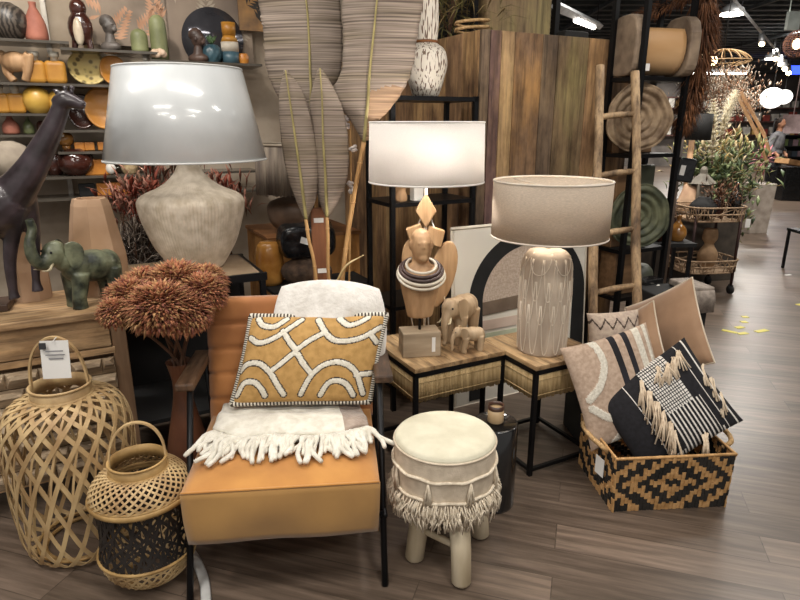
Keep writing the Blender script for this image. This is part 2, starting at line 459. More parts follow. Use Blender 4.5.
for k in range(84):
    a = (k+.5)/84; i = a*(len(es)-1); j = int(i); p = es[j].lerp(es[min(j+1, len(es)-1)], i-j).copy(); p.z = .497
    fan = (a-.55)*.9+r_.uniform(-.42, .38); ln = r_.uniform(.08, .17)*(1.2 if a < .15 else 1)
    d = V((sin(fan)*1.0, -cos(fan)*.95, 0)); 
    pts = [p, p+d*ln*.35+V((r_.uniform(-.01, .01), 0, .012)), p+d*ln*.7+V((r_.uniform(-.014, .014), 0, 0)), p+d*ln+V((r_.uniform(-.02, .02), 0, -.012))]
    for q in pts: q.z = max(q.z, .484)
    m.tube(spl(pts, 4), [.0088]*12+[.007], 7, mi=0)
m.build('fringe', [FUR], tw)
m = MB(); q0 = fl(331, 424, .50)
for (dx, dz, w, h) in ((0, 0, .026, .032), (-.002, -.05, .02, .024)):
    m.box(q0+V((dx, -.012+dz*.6, .006+dz*.2)), (w, .002, h), Rot(-50, 6, 12))
m.tube([q0+V((0, -.012, .01)), q0+V((-.002, -.045, -.006))], .0018, 5, mi=1)
m.build('care_tag', [PAPER, BLK], tw)

# =================== STOOL ===================
STL = mk('cream_canvas', 'd3ceb9', 'c6c0aa', rough=.9, scale=14, bump=.1, bscale=200)
STS = mk('ecru_canvas', 'd2c4b0', 'bfb09b', rough=.9, scale=30, bump=.2, bscale=220)
FRN = mk('ecru_cord', 'e8dcc8', 'cdbfa9', rough=.95, scale=60)
LOG = mk('peeled_log', 'd3c6ad', 'ae9d80', rough=.7, scale=9, st=(1, 1, .2), bump=.3)
SO2 = V((.165, 1.975, 0)); st = thing('footstool', 'round cream fabric stool with shaggy fringe on peeled log legs', 'stool', SO2)
R = .186
m = MB(); m.lathe(smp([(0, 0.526), (R*.6, 0.525), (R*.9, 0.519), (R*.985, 0.507), (R, 0.496)], 5), 48, cap=False); m.lathe([(R*.98, .47), (0, .47)], 48, cap=False)
top = m.build('seat', STL, st)
m = MB(); m.tube([(R*1.005*cos(a*2*pi/48), R*1.005*sin(a*2*pi/48), 0.496) for a in range(48)], .0042, 6, closed=True); m.build('piping', STS, top)
m = MB(); m.lathe(smp([(R, 0.496), (R*1.01, .42), (R*1.0, .36), (R*1.02, .30), (R*.98, .265), (R*.9, .25)], 4), 48, cap=False); m.lathe([(R*.9, .25), (0, .25)], 48, cap=False)
body = m.build('cover', STS, st)
m = MB()
for zz in (.425, .345):
    pts = [(R*1.03*cos(a*2*pi/96), R*1.03*sin(a*2*pi/96), zz+.003*sin(a*7)) for a in range(96)]
    m.tube(pts, .006, 6, closed=True)
m.build('braid', FRN, body)
m = MB(); r_ = random.Random(3)
for k in range(760):
    a = r_.uniform(0, 2*pi); z0 = r_.uniform(.29, .345); ln = r_.uniform(.04, .07)
    rr = R*1.02
    o_ = r_.uniform(.008, .026); da = r_.uniform(-.12, .12)
    m.tube([(rr*cos(a), rr*sin(a), z0), ((rr+o_)*cos(a+da*.4), (rr+o_)*sin(a+da*.4), z0-ln*.4), ((rr+o_*.8)*cos(a+da), (rr+o_*.8)*sin(a+da), z0-ln)], .0026, 4)
m.build('shaggy_fringe', FRN, body)
for k in range(8):
    m = MB(); a0 = -pi/2+.42+k*2*pi/8
    for j in range(12):
        a = a0+r_.uniform(-.09, .09); ln = r_.uniform(.07, .1); rr = R*1.04+r_.uniform(0, .008)
        m.tube([(R*1.03*cos(a0), R*1.03*sin(a0), .425), (rr*cos((a+a0)/2), rr*sin((a+a0)/2), .425-ln*.5), (rr*cos(a), rr*sin(a), .425-ln)], .0028, 4)
    m.build('tassel', FRN, body)
for (fx, fy) in ((.222-.165, 1.80-1.975), (.055-.165, 1.93-1.975), (.16, .09), (-.03, .16)):
    m = MB(); t = V((fx*.8, fy*.8, .255)); b = V((fx, fy, 0.0))
    m.tube([b+V((0, 0, .006)), b+V((0, 0, .012)), b.lerp(t, .5)+V((.003, .002, 0)), t], [.03, .036, .037, .039], 14)
    m.build('leg', LOG, st)
for a_, b_ in (((-.095, -.03, .13), (.05, -.14, .13)), ((-.095, -.03, .15), (-.03, .14, .15))):
    m = MB(); m.tube([a_, b_], .013, 8); m.build('stretcher', LOG, st)

# =================== SIDE TABLES ===================
TTOP = plank_mat('mango_wood', 'b5966f', 'c7a981', '8a6c4d', 'y', .5, 30, 6, .2)
REED = mk('reed', 'b89f74', '8f774f', rough=.8, scale=50, st=(1, 1, .1))
def side_table(label, loc, w, d, tops=.56):
    t = thing('side_table', label, 'table', loc, TH, 'black frame side tables with woven reed aprons')
    m = MB()
    n = 5
    for k in range(n): m.box((w*(k+.5)/n, d/2, tops-.011), (w/n-.0015, d, .022))
    m.build('table_top', TTOP, t, bevel=.002)
    m = MB()
    b = .02; zt = tops-.024
    for (x0, y0, x1, y1) in ((0, 0, w, 0), (0, d, w, d), (0, 0, 0, d), (w, 0, w, d)):
        X0, X1 = sorted((x0, x1)); Y0, Y1 = sorted((y0, y1))
        ix = min(max((X0+X1)/2, b/2), w-b/2); iy = min(max((Y0+Y1)/2, b/2), d-b/2)
        m.box((ix, iy, zt-b/2), (max(b, X1-X0), max(b, Y1-Y0), b))
    m.build('frame', BLACK, t)
    m = MB()
    for (cx_, cy_, dx_, dy_) in ((w/2, b/2, w, b), (w/2, d-b/2, w, b), (b/2, d/2, b, d), (w-b/2, d/2, b, d)): m.box((cx_, cy_, .03), (dx_-.002, dy_-.002, b*.8))
    m.build('foot_rail', BLACK, t)
    for x in (b/2, w-b/2):
        for y in (b/2, d-b/2):
            m = MB(); m.box((x, y, zt/2), (b, b, zt)); m.build('leg', BLACK, t)
    rr = random.Random(int(w*1000))
    z1 = zt-b-.004; hh = .118
    def apron(p, q, nn):
        m = MB(); p = V(p); q = V(q); L_ = (q-p).length; k = int(L_/.0085)
        for i in range(k):
            c = p.lerp(q, (i+.5)/k); j = rr.uniform(-.006, .004)
            m.tube([c+V((0, 0, -hh+j)), c+V((nn[0]*.002, nn[1]*.002, -hh*.5)), c], .0041, 6)
        for f in (.2, .82):
            m.tube([p+V((nn[0]*.005, nn[1]*.005, -hh*f)), q+V((nn[0]*.005, nn[1]*.005, -hh*f))], .0022, 5)
        m.build('reed_apron', REED, t)
    apron((b, .006, z1), (w-b, .006, z1), (0, -1)); apron((.006, b, z1), (.006, d-b, z1), (-1, 0)); apron((w-.006, b, z1), (w-.006, d-b, z1), (1, 0))
    return t
T1 = V((.066, 2.46, 0)); T2 = V((.61, 2.49, 0))
side_table('black framed side table with reed apron holding the wooden bust and elephants', T1, .495, .46)
side_table('black framed side table with reed apron under the carved beige lamp', T2, .40, .42)
def on(T, x, y, z=.56): return L2W(T, x, y, z)
# =================== LAMPS ===================
def drum(name_, m_, t, r0, r1, z0, z1, parent, n=64, th=.004):
    m = MB(); m.lathe([(r0, z0), (r1, z1)], n, cap=False)
    o = m.build('lamp_shade', m_, parent, solid=th)
    m = MB()
    m.tube([(r0*cos(2*pi*k/n), r0*sin(2*pi*k/n), z0) for k in range(n)], .0045, 6, closed=True)
    m.tube([(r1*cos(2*pi*k/n), r1*sin(2*pi*k/n), z1) for k in range(n)], .0045, 6, closed=True)
    for k in range(3):
        a = k*2*pi/3; m.tube([(0, 0, z1-.03), (r1*cos(a), r1*sin(a), z1-.012)], .003, 5)
    m.build('rim', t, o)
    return o
def bulb(loc, e, col=(1, .86, .68), r=.05):
    d = bpy.data.lights.new('bulb_light', 'POINT'); d.energy = e; d.color = col; d.shadow_soft_size = r
    o = bpy.data.objects.new('bulb_light', d); COL.objects.link(o); o.location = loc; return o
BULB = mk('lit_bulb', 'fff2dd', 'fff2dd', emit='fff0d8', es=14)
# --- beige carved lamp ---
LINEN = shade_mat('beige_linen', 'd2c4b4', .38, 90)
BLP = on(T2, .165, .165)
l = thing('table_lamp', 'cylindrical beige lamp with carved petals and wide linen drum shade', 'lamp', BLP)
CARV = mk('carved_beige', 'c4b4a2', 'a39281', rough=.8, scale=14, st=(1, 1, .3))
m = MB()
R0 = .114
prof = smp([(R0*.96, 0), (R0*1.0, .02), (R0*1.03, .15), (R0*1.05, .3), (R0*1.02, .4), (R0*.93, .455), (R0*.7, .485), (R0*.25, .495)], 5)
m.lathe(prof, 64); base = m.build('base', CARV, l)
def rad_at(z):
    for (r1, z1), (r2, z2) in zip(prof, prof[1:]):
        if z1 <= z <= z2: return r1+(r2-r1)*(z-z1)/max(1e-6, z2-z1)
    return prof[-1][0]
m = MB()
def onb(a, z): r = rad_at(z)+.001; return V((r*cos(a), r*sin(a), z))
for row, (zt_, zb, nn_, hw) in enumerate(((.485, .39, 6, .52), (.46, .27, 13, .22), (.36, .16, 13, .22), (.25, .012, 13, .22))):
    for k in range(nn_):
        a0 = 2*pi*(k+.5*(row % 2))/nn_
        pts = []
        for i in range(15):
            t = i/14*2-1
            pts.append(onb(a0+t*hw, zt_+(zb-zt_)*(1-abs(t)**2.6)))
        m.tube(pts, .0026, 5)
m.build('carving', mk('carving_ridge', 'd8cbba', 'c6b8a6', rough=.8), base)
m = MB(); m.tube([(0, 0, .49), (0, 0, .60)], .012, 10); m.build('stem', CHROME, l)
drum('', LINEN, mk('shade_rim', 'd9cfc2', 'cdc2b4', rough=.8), .26, .26, .552, .80, l)
m = MB(); m.ell((0, 0, .66), (.035, .035, .05)); m.build('bulb', BULB, l)
bulb(BLP+V((0, 0, .66)), 7.5)
# --- white lit lamp with diamond totem ---
WSH = shade_mat('white_shade', 'f4f0ec', .55)
WLP = on(T1, .245, .345); 
l = thing('table_lamp', 'lit white drum lamp on stacked wooden diamonds behind the bust', 'lamp', WLP)
DW = wood('pale_teak', 'c9a57c', 'a07a52', 'z', 4)
m = MB(); m.lathe([(.09, 0), (.09, .02)], 32); m.build('base', DW, l, bevel=.003)
m = MB(); m.tube([(0, 0, .02), (0, 0, .82)], .007, 8); m.build('stem', WHITE, l)
def dia(cx, cz, w, h, t=.05, ang=0, y=0, nm='wooden_diamond'):
    m = MB(); M = Matrix.Rotation(radians(ang), 4, 'Y')
    m.prism([(-w/2, 0), (0, -h/2), (w/2, 0), (0, h/2)], t, M, c=(cx, y, cz)); m.build(nm, DW, l, bevel=.004)
rz0 = 0
dia(0, .645, .10, .165)
dia(-.05, .535, .10, .11, ang=25); dia(.045, .52, .11, .12, ang=-30)
for sx, zc, h_ in ((-.05, .36, .30), (.085, .33, .34)):
    m = MB(); out = []
    for i in range(28):
        a = 2*pi*i/28; out.append((.062*cos(a)*(1+.15*sin(a)), h_/2*sin(a)))
    m.prism(out, .03, Matrix.Rotation(radians(12 if sx > 0 else -6), 4, 'Y'), c=(sx, 0, zc)); m.build('wooden_leaf', DW, l, bevel=.006)
m = MB()
for dx in (-.05, -.02, .02): m.tube([(dx, -.03, .02), (dx*1.6-.02, -.03, .3)], .004, 6)
for sx in (-1, 1): m.tube([(sx*.10, -.01, .40), (sx*.02, 0, .62)], .004, 6)
m.build('spoke', WHITE, l)
drum('', WSH, mk('white_rim', 'f0ece8', 'e6e2dc', rough=.7), .27, .264, .782, 1.05, l)
m = MB(); m.ell((0.03, -.11, .92), (.035, .035, .05)); m.build('bulb', BULB, l)
bulb(WLP+V((.03, -.13, .92)), 26.0, (1, .95, .9), .05)
# --- large grey lamp ---
CO = V((-.648, 2.80, 0))
BO = L2W(CO, -.262, .29, .92)
l = thing('table_lamp', 'big ribbed urn lamp with glossy wrapped pale grey shade', 'lamp', BO)
RIB = mk('ribbed_ceramic', 'd5c8b6', 'b7a893', rough=.65, scale=22, bump=.15)
m = MB()
prof = smp([(.118, 0), (.128, .006), (.158, .055), (.197, .126), (.235, .24), (.247, .305), (.243, .335), (.215, .36), (.135, .397), (.070, .455), (.045, .515), (.042, .56)], 7)
m.lathe(prof, 288, flute=lambda a, t: .013*cos(96*a)*min(1, 4*t)); m.build('base', RIB, l)
m = MB(); m.tube([(0, 0, .56), (0, 0, .70)], .012, 10); m.build('stem', CHROME, l)
GSH = mk('wrapped_grey', 'cfd2d3', 'bcbfc0', rough=.32, scale=3.5, st=(1, 1, .5), coat=.9, bump=.25, bscale=5)
drum('', GSH, mk('grey_rim', 'cfd0ce', 'bfc0be', rough=.5), .368, .28, .52, .925, l)
# console table beneath
c = thing('console_table', 'black framed console table carrying the big urn lamp', 'table', CO, TH)
m = MB(); m.box((-.34, .25, .912), (.64, .46, .014)); m.build('table_top', mk('smoked_top', 'b59f84', '8c785f', rough=.25, scale=2.5), c)
for y in (.01, .49):
    m = MB(); m.box((-.34, y, .9), (.70, .024, .036)); m.build('rail', BLACK, c)
for x in (-.678, -.012):
    m = MB(); m.box((x, .25, .9), (.024, .46, .036)); m.build('rail', BLACK, c)
for x in (-.678, -.012):
    for y in (.01, .49):
        m = MB(); m.box((x, y, .441), (.026, .026, .882)); m.build('leg', BLACK, c)
m = MB(); m.box((-.345, .25, .25), (.64, .46, .02)); m.build('shelf', BLK, c)
m = MB(); m.box((-.345, .485, .46), (.64, .012, .84)); m.build('back_panel', BLK, c)  # panel added to darken the gap under the table top

# =================== BUST, ELEPHANTS ON TABLE ===================
BW = wood('bust_wood', 'c09a72', '8f6a48', 'z', 3)
BP = on(T1, .115, .165); b = thing('bust_sculpture', 'carved wooden bust with long neck and necklace on grey wood block', 'sculpture', BP, TH-.3)
m = MB(); m.box((0, 0, .06), (.18, .11, .12)); m.build('block', wood('grey_block', 'b8a58c', '8f7d66', 'x', 3), b, bevel=.004)
m = MB(); m.tube([(0, 0, .12), (0, 0, .22)], .007, 8); m.build('rod', BLACK, b)
m = MB()
m.lathe([(x, z) for x, z in smp([(.045, .185), (.06, .19), (.072, .25), (.088, .32), (.094, .37), (.085, .40), (.055, .425), (.040, .445), (.040, .47)], 5)], 28, M=Matrix.Diagonal((1, .72, 1)))
m.ell((.004, -.008, .515), (.048, .056, .080), Rot(-6)); m.ell((.004, .008, .545), (.046, .052, .05))
m.tube([(.004, -.060, .545), (.004, -.064, .515)], [.005, .008], 8)
m.ell((.004, -.05, .47), (.022, .014, .02))
for s in (-1, 1):
    m.ell((.004+s*.020, -.057, .537), (.010, .003, .003)); m.ell((.004+s*.049, -.002, .52), (.008, .014, .022))
m.build('figure', BW, b, remesh=.005, smooth_it=4)
CRN = mk('necklace_white', 'd8d0c0', 'b8ac9a', rough=.6); DBR = mk('necklace_brown', '4a3530', '332420', rough=.5)
m = MB()
for k, (rr, zz, rad, mi) in enumerate(((.068, .428, .007, 0), (.086, .418, .009, 1), (.096, .408, .009, 1), (.103, .397, .008, 0), (.108, .384, .007, 0))):
    m.tube([(rr*cos(2*pi*i/40)+.004, rr*.74*sin(2*pi*i/40)-.006, zz+(.026+.006*k)*sin(2*pi*i/40)) for i in range(40)], rad, 7, mi=mi, closed=True)
m.build('necklace', [CRN, DBR], b)
m = MB(); m.box((.055, -.057, .06), (.016, .003, .07)); m.build('price_tag', PAPER, b)

def elephant(name, label, loc, rz, s, mat_, raised=False, tusk=True, tag_=False, group=None):
    """elephant facing local -x, shoulder height about s*0.62"""
    t = thing(name, label, 'figurine', loc, rz, group)
    m = MB()
    def E_(c, r, M=None): m.ell([q*s for q in c], [q*s for q in r], M, 18, 12)
    def T_(p, r, n=12): m.tube(spl([[a*s for a in q] for q in p], 4), [x*s for x in lerp_list(r, (len(p)-1)*4+1)], n)
    E_((.08, 0, .50), (.33, .20, .215), Rot(0, 4)); E_((-.14, 0, .53), (.20, .185, .20)); E_((.28, 0, .49), (.18, .175, .195))
    hz = .74 if raised else .60; hx = -.40
    E_((hx, 0, hz), (.145, .125, .165), Rot(0, -20 if raised else 10)); E_((-.28, 0, (hz+.55)/2), (.15, .14, .16)); E_((hx+.02, 0, hz+.10), (.09, .10, .07))
    for x, y, k in ((-.19, .10, .0), (-.17, -.10, -.06), (.27, .105, .03), (.30, -.10, .0)):
        T_([(x, y, .45), (x+k*.4, y, .28), (x+k, y, .13), (x+k, y, .035), (x+k, y, .0)], [.115, .10, .09, .092, .10])
    if raised:
        T_([(hx-.06, 0, hz-.02), (hx-.18, 0, hz-.09), (hx-.27, 0, hz+.02), (hx-.28, 0, hz+.19), (hx-.22, 0, hz+.34), (hx-.24, 0, hz+.47)], [.095, .085, .075, .062, .055, .05])
        T_([(hx-.05, 0, hz-.10), (hx-.10, 0, hz-.16), (hx-.15, 0, hz-.20)], [.05, .035, .02])
    else:
        T_([(hx-.08, 0, hz-.03), (hx-.15, 0, hz-.17), (hx-.16, 0, hz-.34), (hx-.15, 0, hz-.47), (hx-.18, 0, hz-.53)], [.08, .065, .05, .042, .038])
    T_([(.45, 0, .52), (.49, 0, .40), (.48, 0, .26), (.49, 0, .2)], [.025, .017, .014, .024], 8)
    body = m.build('body', mat_, t, remesh=max(.0035, .016*s), smooth_it=3)
    for sd in (-1, 1):
        m = MB()
        out = [(0, .13), (.10, .15), (.19, .08), (.20, -.04), (.14, -.17), (.06, -.20), (.01, -.10), (-.01, .02)]
        o2 = [(x*s, z*s) for x, z in pl(out+[out[0]], 4)[:-1]]
        m.prism(o2, .022*s, Matrix.Rotation(radians(sd*24), 4, 'Z') , c=((hx+.07)*s, sd*.125*s, (hz-.0)*s))
        m.build('ear', mat_, body, bevel=.008*s)
        if tusk:
            m = MB(); m.tube(spl([[q*s for q in p] for p in ((hx-.08, sd*.06, hz-.10), (hx-.15, sd*.085, hz-.17), (hx-.24, sd*.09, hz-.16))], 4), [q*s for q in lerp_list([.02, .016, .005], 9)], 8)
            m.build('tusk', mk('ivory_tusk', 'c9bd9e', 'a99c7c', rough=.5), body)
        m = MB(); m.ell(((hx-.10)*s, sd*.10*s, (hz+.045)*s), (.016*s,)*3, None, 8, 6); m.build('eye', BLK, body)
    return t
def lerp_list(a, n):
    out = []
    for i in range(n):
        x = i*(len(a)-1)/(n-1); j = min(int(x), len(a)-2); out.append(a[j]+(a[j+1]-a[j])*(x-j))
    return out
EW = wood('elephant_wood', 'b8a082', '8a7356', 'z', 3)
elephant('elephant_figurine', 'pale wooden elephant with lowered trunk standing behind its small calf', on(T1, .395, .25), radians(60), .315, EW, group='wooden elephants on the side table')
elephant('elephant_figurine', 'small wooden elephant calf in front of the larger wooden elephant', on(T1, .345, .085), radians(20), .165, EW, tusk=False, group='wooden elephants on the side table')
# =================== BAMBOO LANTERNS ===================
BAM = mk('bamboo', 'cfb384', 'a3835a', rough=.55, scale=12, st=(1, 1, .5), bump=.1)
BAMD = mk('bamboo_dark', 'b89660', '8d6d3f', rough=.6, scale=12)
BAMK = mk('bamboo_black', '2a2421', '191614', rough=.6)
def pint(prof, t):
    x = t*(len(prof)-1); j = min(int(x), len(prof)-2); f = x-j
    return prof[j][0]+(prof[j+1][0]-prof[j][0])*f, prof[j][1]+(prof[j+1][1]-prof[j][1])*f
def ribbon(m, pts, nrms, w, th, mi=0):
    K = len(pts); vs = []
    for i in range(K):
        t = (pts[min(K-1, i+1)]-pts[max(0, i-1)]).normalized(); s_ = t.cross(nrms[i]).normalized()
        for a, b in ((-.5, -.5), (.5, -.5), (.5, .5), (-.5, .5)): vs.append(pts[i]+s_*w*a+nrms[i]*th*b)
    fs = []
    for i in range(K-1):
        for k in range(4): fs.append((i*4+k, i*4+(k+1) % 4, (i+1)*4+(k+1) % 4, (i+1)*4+k))
    fs += [(3, 2, 1, 0), ((K-1)*4, (K-1)*4+1, (K-1)*4+2, (K-1)*4+3)]
    m.add(vs, fs, False, mi)
def weave(m, prof, n, turn, w, th, dirs=(1, -1), K=40, a0=0, mi=0, jit=0, t0=0, t1=1, off=0):
    for d in dirs:
        for k in range(n):
            pts = []; nr = []; b = a0+2*pi*k/n+(rng.uniform(-jit, jit) if jit else 0)
            for i in range(K+1):
                t = t0+(t1-t0)*i/K; r, z = pint(prof, t); a = b+d*turn*t
                r2, z2 = pint(prof, min(1, t+.01)); r1, z1 = pint(prof, max(0, t-.01))
                nn = V((z2-z1, 0, -(r2-r1))).normalized(); nv = V((nn.x*cos(a), nn.x*sin(a), nn.z))
                pts.append(V((r*cos(a), r*sin(a), z))+nv*(th*.6*d+off)); nr.append(nv)
            ribbon(m, pts, nr, w, th, mi)
def hoop(m, r, z, rad, n=48, mi=0, flat=None, off=(0, 0)):
    m.tube([(off[0]+r*cos(2*pi*k/n), off[1]+r*sin(2*pi*k/n), z) for k in range(n)], rad, 8, mi=mi, closed=True, flat=flat)
def band(m, r, z0, z1, th=.005, n=48, mi=0, r1=None):
    r1 = r1 or r
    m.lathe([(r, z0), (r1, z1), (r1-th, z1), (r-th, z0), (r, z0)], n, cap=False, mi=mi)
def arch(m, r, z0, h, w, th, yaw, n=24, mi=0, lean=0):
    pts = []; nr = []
    for k in range(n+1):
        a = pi*k/n
        x = r*cos(a); z = z0+h*max(0, sin(a))**.75
        pts.append(V((x*cos(yaw), x*sin(yaw)+lean*(z-z0), z))); nr.append(V((cos(a)*cos(yaw), cos(a)*sin(yaw), sin(a))).normalized())
    ribbon(m, pts, nr, w, th, mi)
LP = V((-1.262, 2.05, 0))
l = thing('bamboo_lantern', 'tall woven bamboo floor lantern with paper tag beside the dresser', 'lantern', LP)
prof = smp([(.170, .012), (.196, .03), (.214, .10), (.224, .24), (.228, .38), (.226, .48), (.214, .555), (.184, .605), (.138, .628), (.10, .636)], 6)
m = MB(); weave(m, prof, 20, 2.05, .0155, .0022, K=60); 
weave(m, prof, 20, .9, .008, .002, dirs=(1,), K=50, a0=.1, t0=.35, off=-.004)
m.build('woven_body', BAM, l)
m = MB(); hoop(m, .14, .012, .008); hoop(m, .165, .025, .006); m.build('base_hoop', BAMD, l)
m = MB(); band(m, .103, .628, .678, .006); hoop(m, .105, .635, .006); hoop(m, .103, .676, .005); m.build('neck_band', BAM, l)
m = MB(); arch(m, .100, .645, .215, .015, .007, radians(8)); hd = m.build('handle', BAM, l)
m = MB(); tq = V((.018, -.03, .785)); m.box(tq, (.098, .0015, .14), Rot(-8, 0, 6)); 
for k, (zz, ww) in enumerate(((.035, .06), (.02, .066), (.005, .05), (-.01, .066), (-.025, .058), (-.04, .03))):
    m.box(tq+V((.004, -.0022-zz*.13, zz)), (ww, .0012, .004), Rot(-8, 0, 6), mi=1)
m.box(tq+V((-.033, -.0105, .055)), (.024, .0012, .024), Rot(-8, 0, 6), mi=2)
m.tube([tq+V((0, -.006, .068)), tq+V((.004, .02, .058+.02))], .0015, 5, mi=0)
m.build('paper_tag', [PAPER, mk('tag_grey', '8f8f92', '7c7c80', rough=.8), INK], hd)
# small two-tone lantern
SP = V((-.92, 1.86, 0))
l = thing('bamboo_lantern', 'small bamboo lantern with black openwork waist and natural woven dome', 'lantern', SP)
RT = .172
pb = smp([(.085, .012), (.12, .03), (.15, .065), (.165, .105), (.168, .125)], 5)
pm = [(.165, .125), (.155, .19), (.152, .25), (.160, .345)]
pt = smp([(RT, .360), (.165, .388), (.143, .418), (.112, .437), (.093, .441)], 5)
m = MB(); weave(m, pb, 30, .9, .0075, .002, K=16); weave(m, pb, 26, 0, .007, .0015, dirs=(1,), K=12, off=-.003); m.build('lower_bowl', BAM, l)
m = MB(); hoop(m, .085, .012, .007); hoop(m, .168, .127, .006); hoop(m, .1, .016, .004); m.build('base_hoop', BAMD, l)
m = MB()
for d_, tn in ((1, 1.3), (-1, 1.3), (1, .45), (-1, .45)):
    weave(m, pm, 21, tn, .0095, .002, dirs=(d_,), K=16, jit=.12)
weave(m, pm, 30, 0, .005, .0015, dirs=(1,), K=8)
m.build('black_openwork', BAMK, l)
m = MB(); weave(m, pt, 34, 1.05, .0072, .002, K=22); m.build('woven_dome', BAM, l)
m = MB(); hoop(m, RT, .352, .007, flat=1.6); hoop(m, RT-.004, .364, .006); m.build('waist_hoop', BAMD, l)
m = MB(); band(m, .096, .436, .480, .005); hoop(m, .097, .440, .005); hoop(m, .096, .478, .004); m.build('neck_band', BAMD, l)
m = MB(); arch(m, .093, .453, .155, .014, .006, radians(14), lean=.12); m.build('handle', BAM, l)
# small reflection-free white piece of curved trim on the floor
m = MB(); P0 = [fl(188, 548, .006), fl(196, 560, .006), fl(204, 580, .006), fl(206, 600, .006), fl(205, 615, .006)]
m.tube(spl(P0, 5), .018, 8, flat=.32); o = m.build('cable_cover', mk('pale_plastic', 'd8d8d6', 'b8b8b6', rough=.4)); tag(o, 'curved pale plastic strip lying on the floor under the armchair', 'strip')

# =================== DRESSER ===================
OAK = plank_mat('dresser_oak', 'bd9a72', 'cfae85', '97754f', 'x', .55, 40, 4, .15)
OAKZ = wood('dresser_oak_post', '94765a', '6e553f', 'z', 3, .6)
CRV = plank_mat('carved_mango', 'c4ae92', 'd3bea1', 'a28b70', 'x', .7, 40, 5, .2)
DO = V((-1.578, 2.243, 0)); DR = radians(28.3)
d = thing('dresser', 'wooden dresser with faceted carved front and plain top drawer', 'dresser', DO, DR)
D1 = V((cos(DR), sin(DR), 0)); D2 = V((-sin(DR), cos(DR), 0))
def onD(x, y, z=.852): return DO+D1*x+D2*y+V((0, 0, z))
X0, X1, DD = -.56, .445, .42
m = MB(); m.box(((X0+X1)/2, DD/2-.01, .836), (X1-X0+.03, DD+.04, .032)); m.build('top', OAK, d, bevel=.004)
for x in (X1-.03, X0+.03):
    for y in (.03, DD-.03):
        m = MB(); m.box((x, y, .41), (.06, .06, .82)); m.build('post', OAKZ, d, bevel=.004)
m = MB(); m.box(((X0+X1)/2, DD/2+.01, .45), (X1-X0-.02, DD-.05, .64)); m.build('carcass', OAKZ, d)
for zz, hh in ((.668, .03), (.14, .05)):
    m = MB(); m.box(((X0+X1)/2, .012, zz), (X1-X0-.10, .03, hh)); m.build('rail', OAK, d, bevel=.002)
m = MB(); m.box(((X0+X1)/2, .008, .752), (X1-X0-.125, .03, .128)); dr = m.build('drawer', OAK, d, bevel=.003)
m = MB(); m.lathe(smp([(.008, 0), (.008, .012), (.018, .02), (.016, .03), (.001, .033)], 3), 16, M=Rot(90), c=(.17, -.006, .735)); m.build('knob', mk('iron_knob', '2e2b29', '1d1b1a', rough=.5, metal=.5), dr)
m = MB(); cw, chh = .118, .074; z = .64; row = 0
while z > .18:
    x = X0+.07-(cw/2 if row % 2 else 0)
    while x < X1-.06:
        a, b = max(x, X0+.06), min(x+cw, X1-.06)
        if b-a > .02:
            zt, zb = z-.002, z-chh+.002; y0, yo = -.004, -.034
            sx = .38*(b-a)
            v = [(a, y0, zb), (b, y0, zb), (b, y0, zt), (a, y0, zt), (a+sx*.4, yo, zb+chh*.62), (b-sx*.25, yo, zb+chh*.62), (b-sx, yo*.9, zt-.006), (a+sx*.9, yo*.9, zt-.006)]
            m.add(v, [(0, 1, 5, 4), (1, 2, 6, 5), (2, 3, 7, 6), (3, 0, 4, 7), (4, 5, 6, 7)], False)
        x += cw
    z -= chh; row += 1
m.build('carved_front', CRV, d)

# =================== GIRAFFE, PATINA ELEPHANT, PAPER CONES ===================
GIR = mk('dark_bronze', '4a4046', '241d1e', rough=.35, scale=14, coat=.3, bump=.15, lo=.3, hi=.75)
GP = onD(-.13, .20)
g = thing('giraffe_sculpture', 'dark glossy giraffe sculpture standing on a slab on the dresser', 'sculpture', GP, 0)
def gp(u, v, dy=0): 
    p = at(u, v, GP.y+dy)-GP; return p
m = MB(); m.box((-.10, 0, .017), (.50, .15, .03), Rot(0, 0, 22)); m.build('slab', mk('slab_brown', '4c372b', '33241c', rough=.5), g, bevel=.004)
m = MB()
k1 = pxm(GP+V((0, 0, .4)))
def gt(pp, rr, n=14):
    pts = spl([gp(*p) for p in pp], 5); m.tube(pts, [r*k1 for r in lerp_list(rr, len(pts))], n)
gt([(-45, 225), (-20, 217), (2, 203), (16, 193)], [12, 27, 27, 20])
gt([(4, 205), (18, 188), (32, 168), (46, 142), (57, 118), (62, 104)], [21, 17.5, 14, 11, 8.5, 7.5])
gt([(58, 106), (64, 101), (72, 101), (80, 104), (84, 105)], [8, 8.5, 7, 5, 4])
m.ell(gp(66, 99), (8*k1, 8*k1, 8*k1)); m.ell(gp(81, 104), (5*k1, 4*k1, 4*k1))
gt([(16, 205), (12, 235), (10, 262), (13, 290), (15, 299)], [13, 8, 6, 4.5, 6], 10)
gt([(24, 196, .04), (32, 225, .05), (35, 255, .05), (36, 280, .05), (38, 291, .05)], [12, 7.5, 5, 4, 6], 10)
gt([(-38, 225), (-36, 260), (-32, 300)], [14, 8, 6], 10); gt([(-28, 220, .06), (-25, 250, .06), (-22, 296, .06)], [14, 8, 6], 10)
body = m.build('body', GIR, g, remesh=.007, smooth_it=2)
m = MB(); 
for (u0, v0, u1, v1) in ((67, 95, 65, 88), (71, 95, 72, 88)):
    m.tube([gp(u0, v0), gp(u1, v1)], [2*k1, 1.3*k1], 8); m.ell(gp(u1, v1), (2.2*k1,)*3, None, 8, 6)
m.build('horn', GIR, body)
m = MB(); m.leaf(gp(63, 97), gp(55, 91)-gp(63, 97), 11*k1, 6*k1, V((0, 1, 0))); m.leaf(gp(68, 97, .02), V((.3, .8, .5)), 8*k1, 6*k1); m.build('ear', GIR, body, solid=.003)
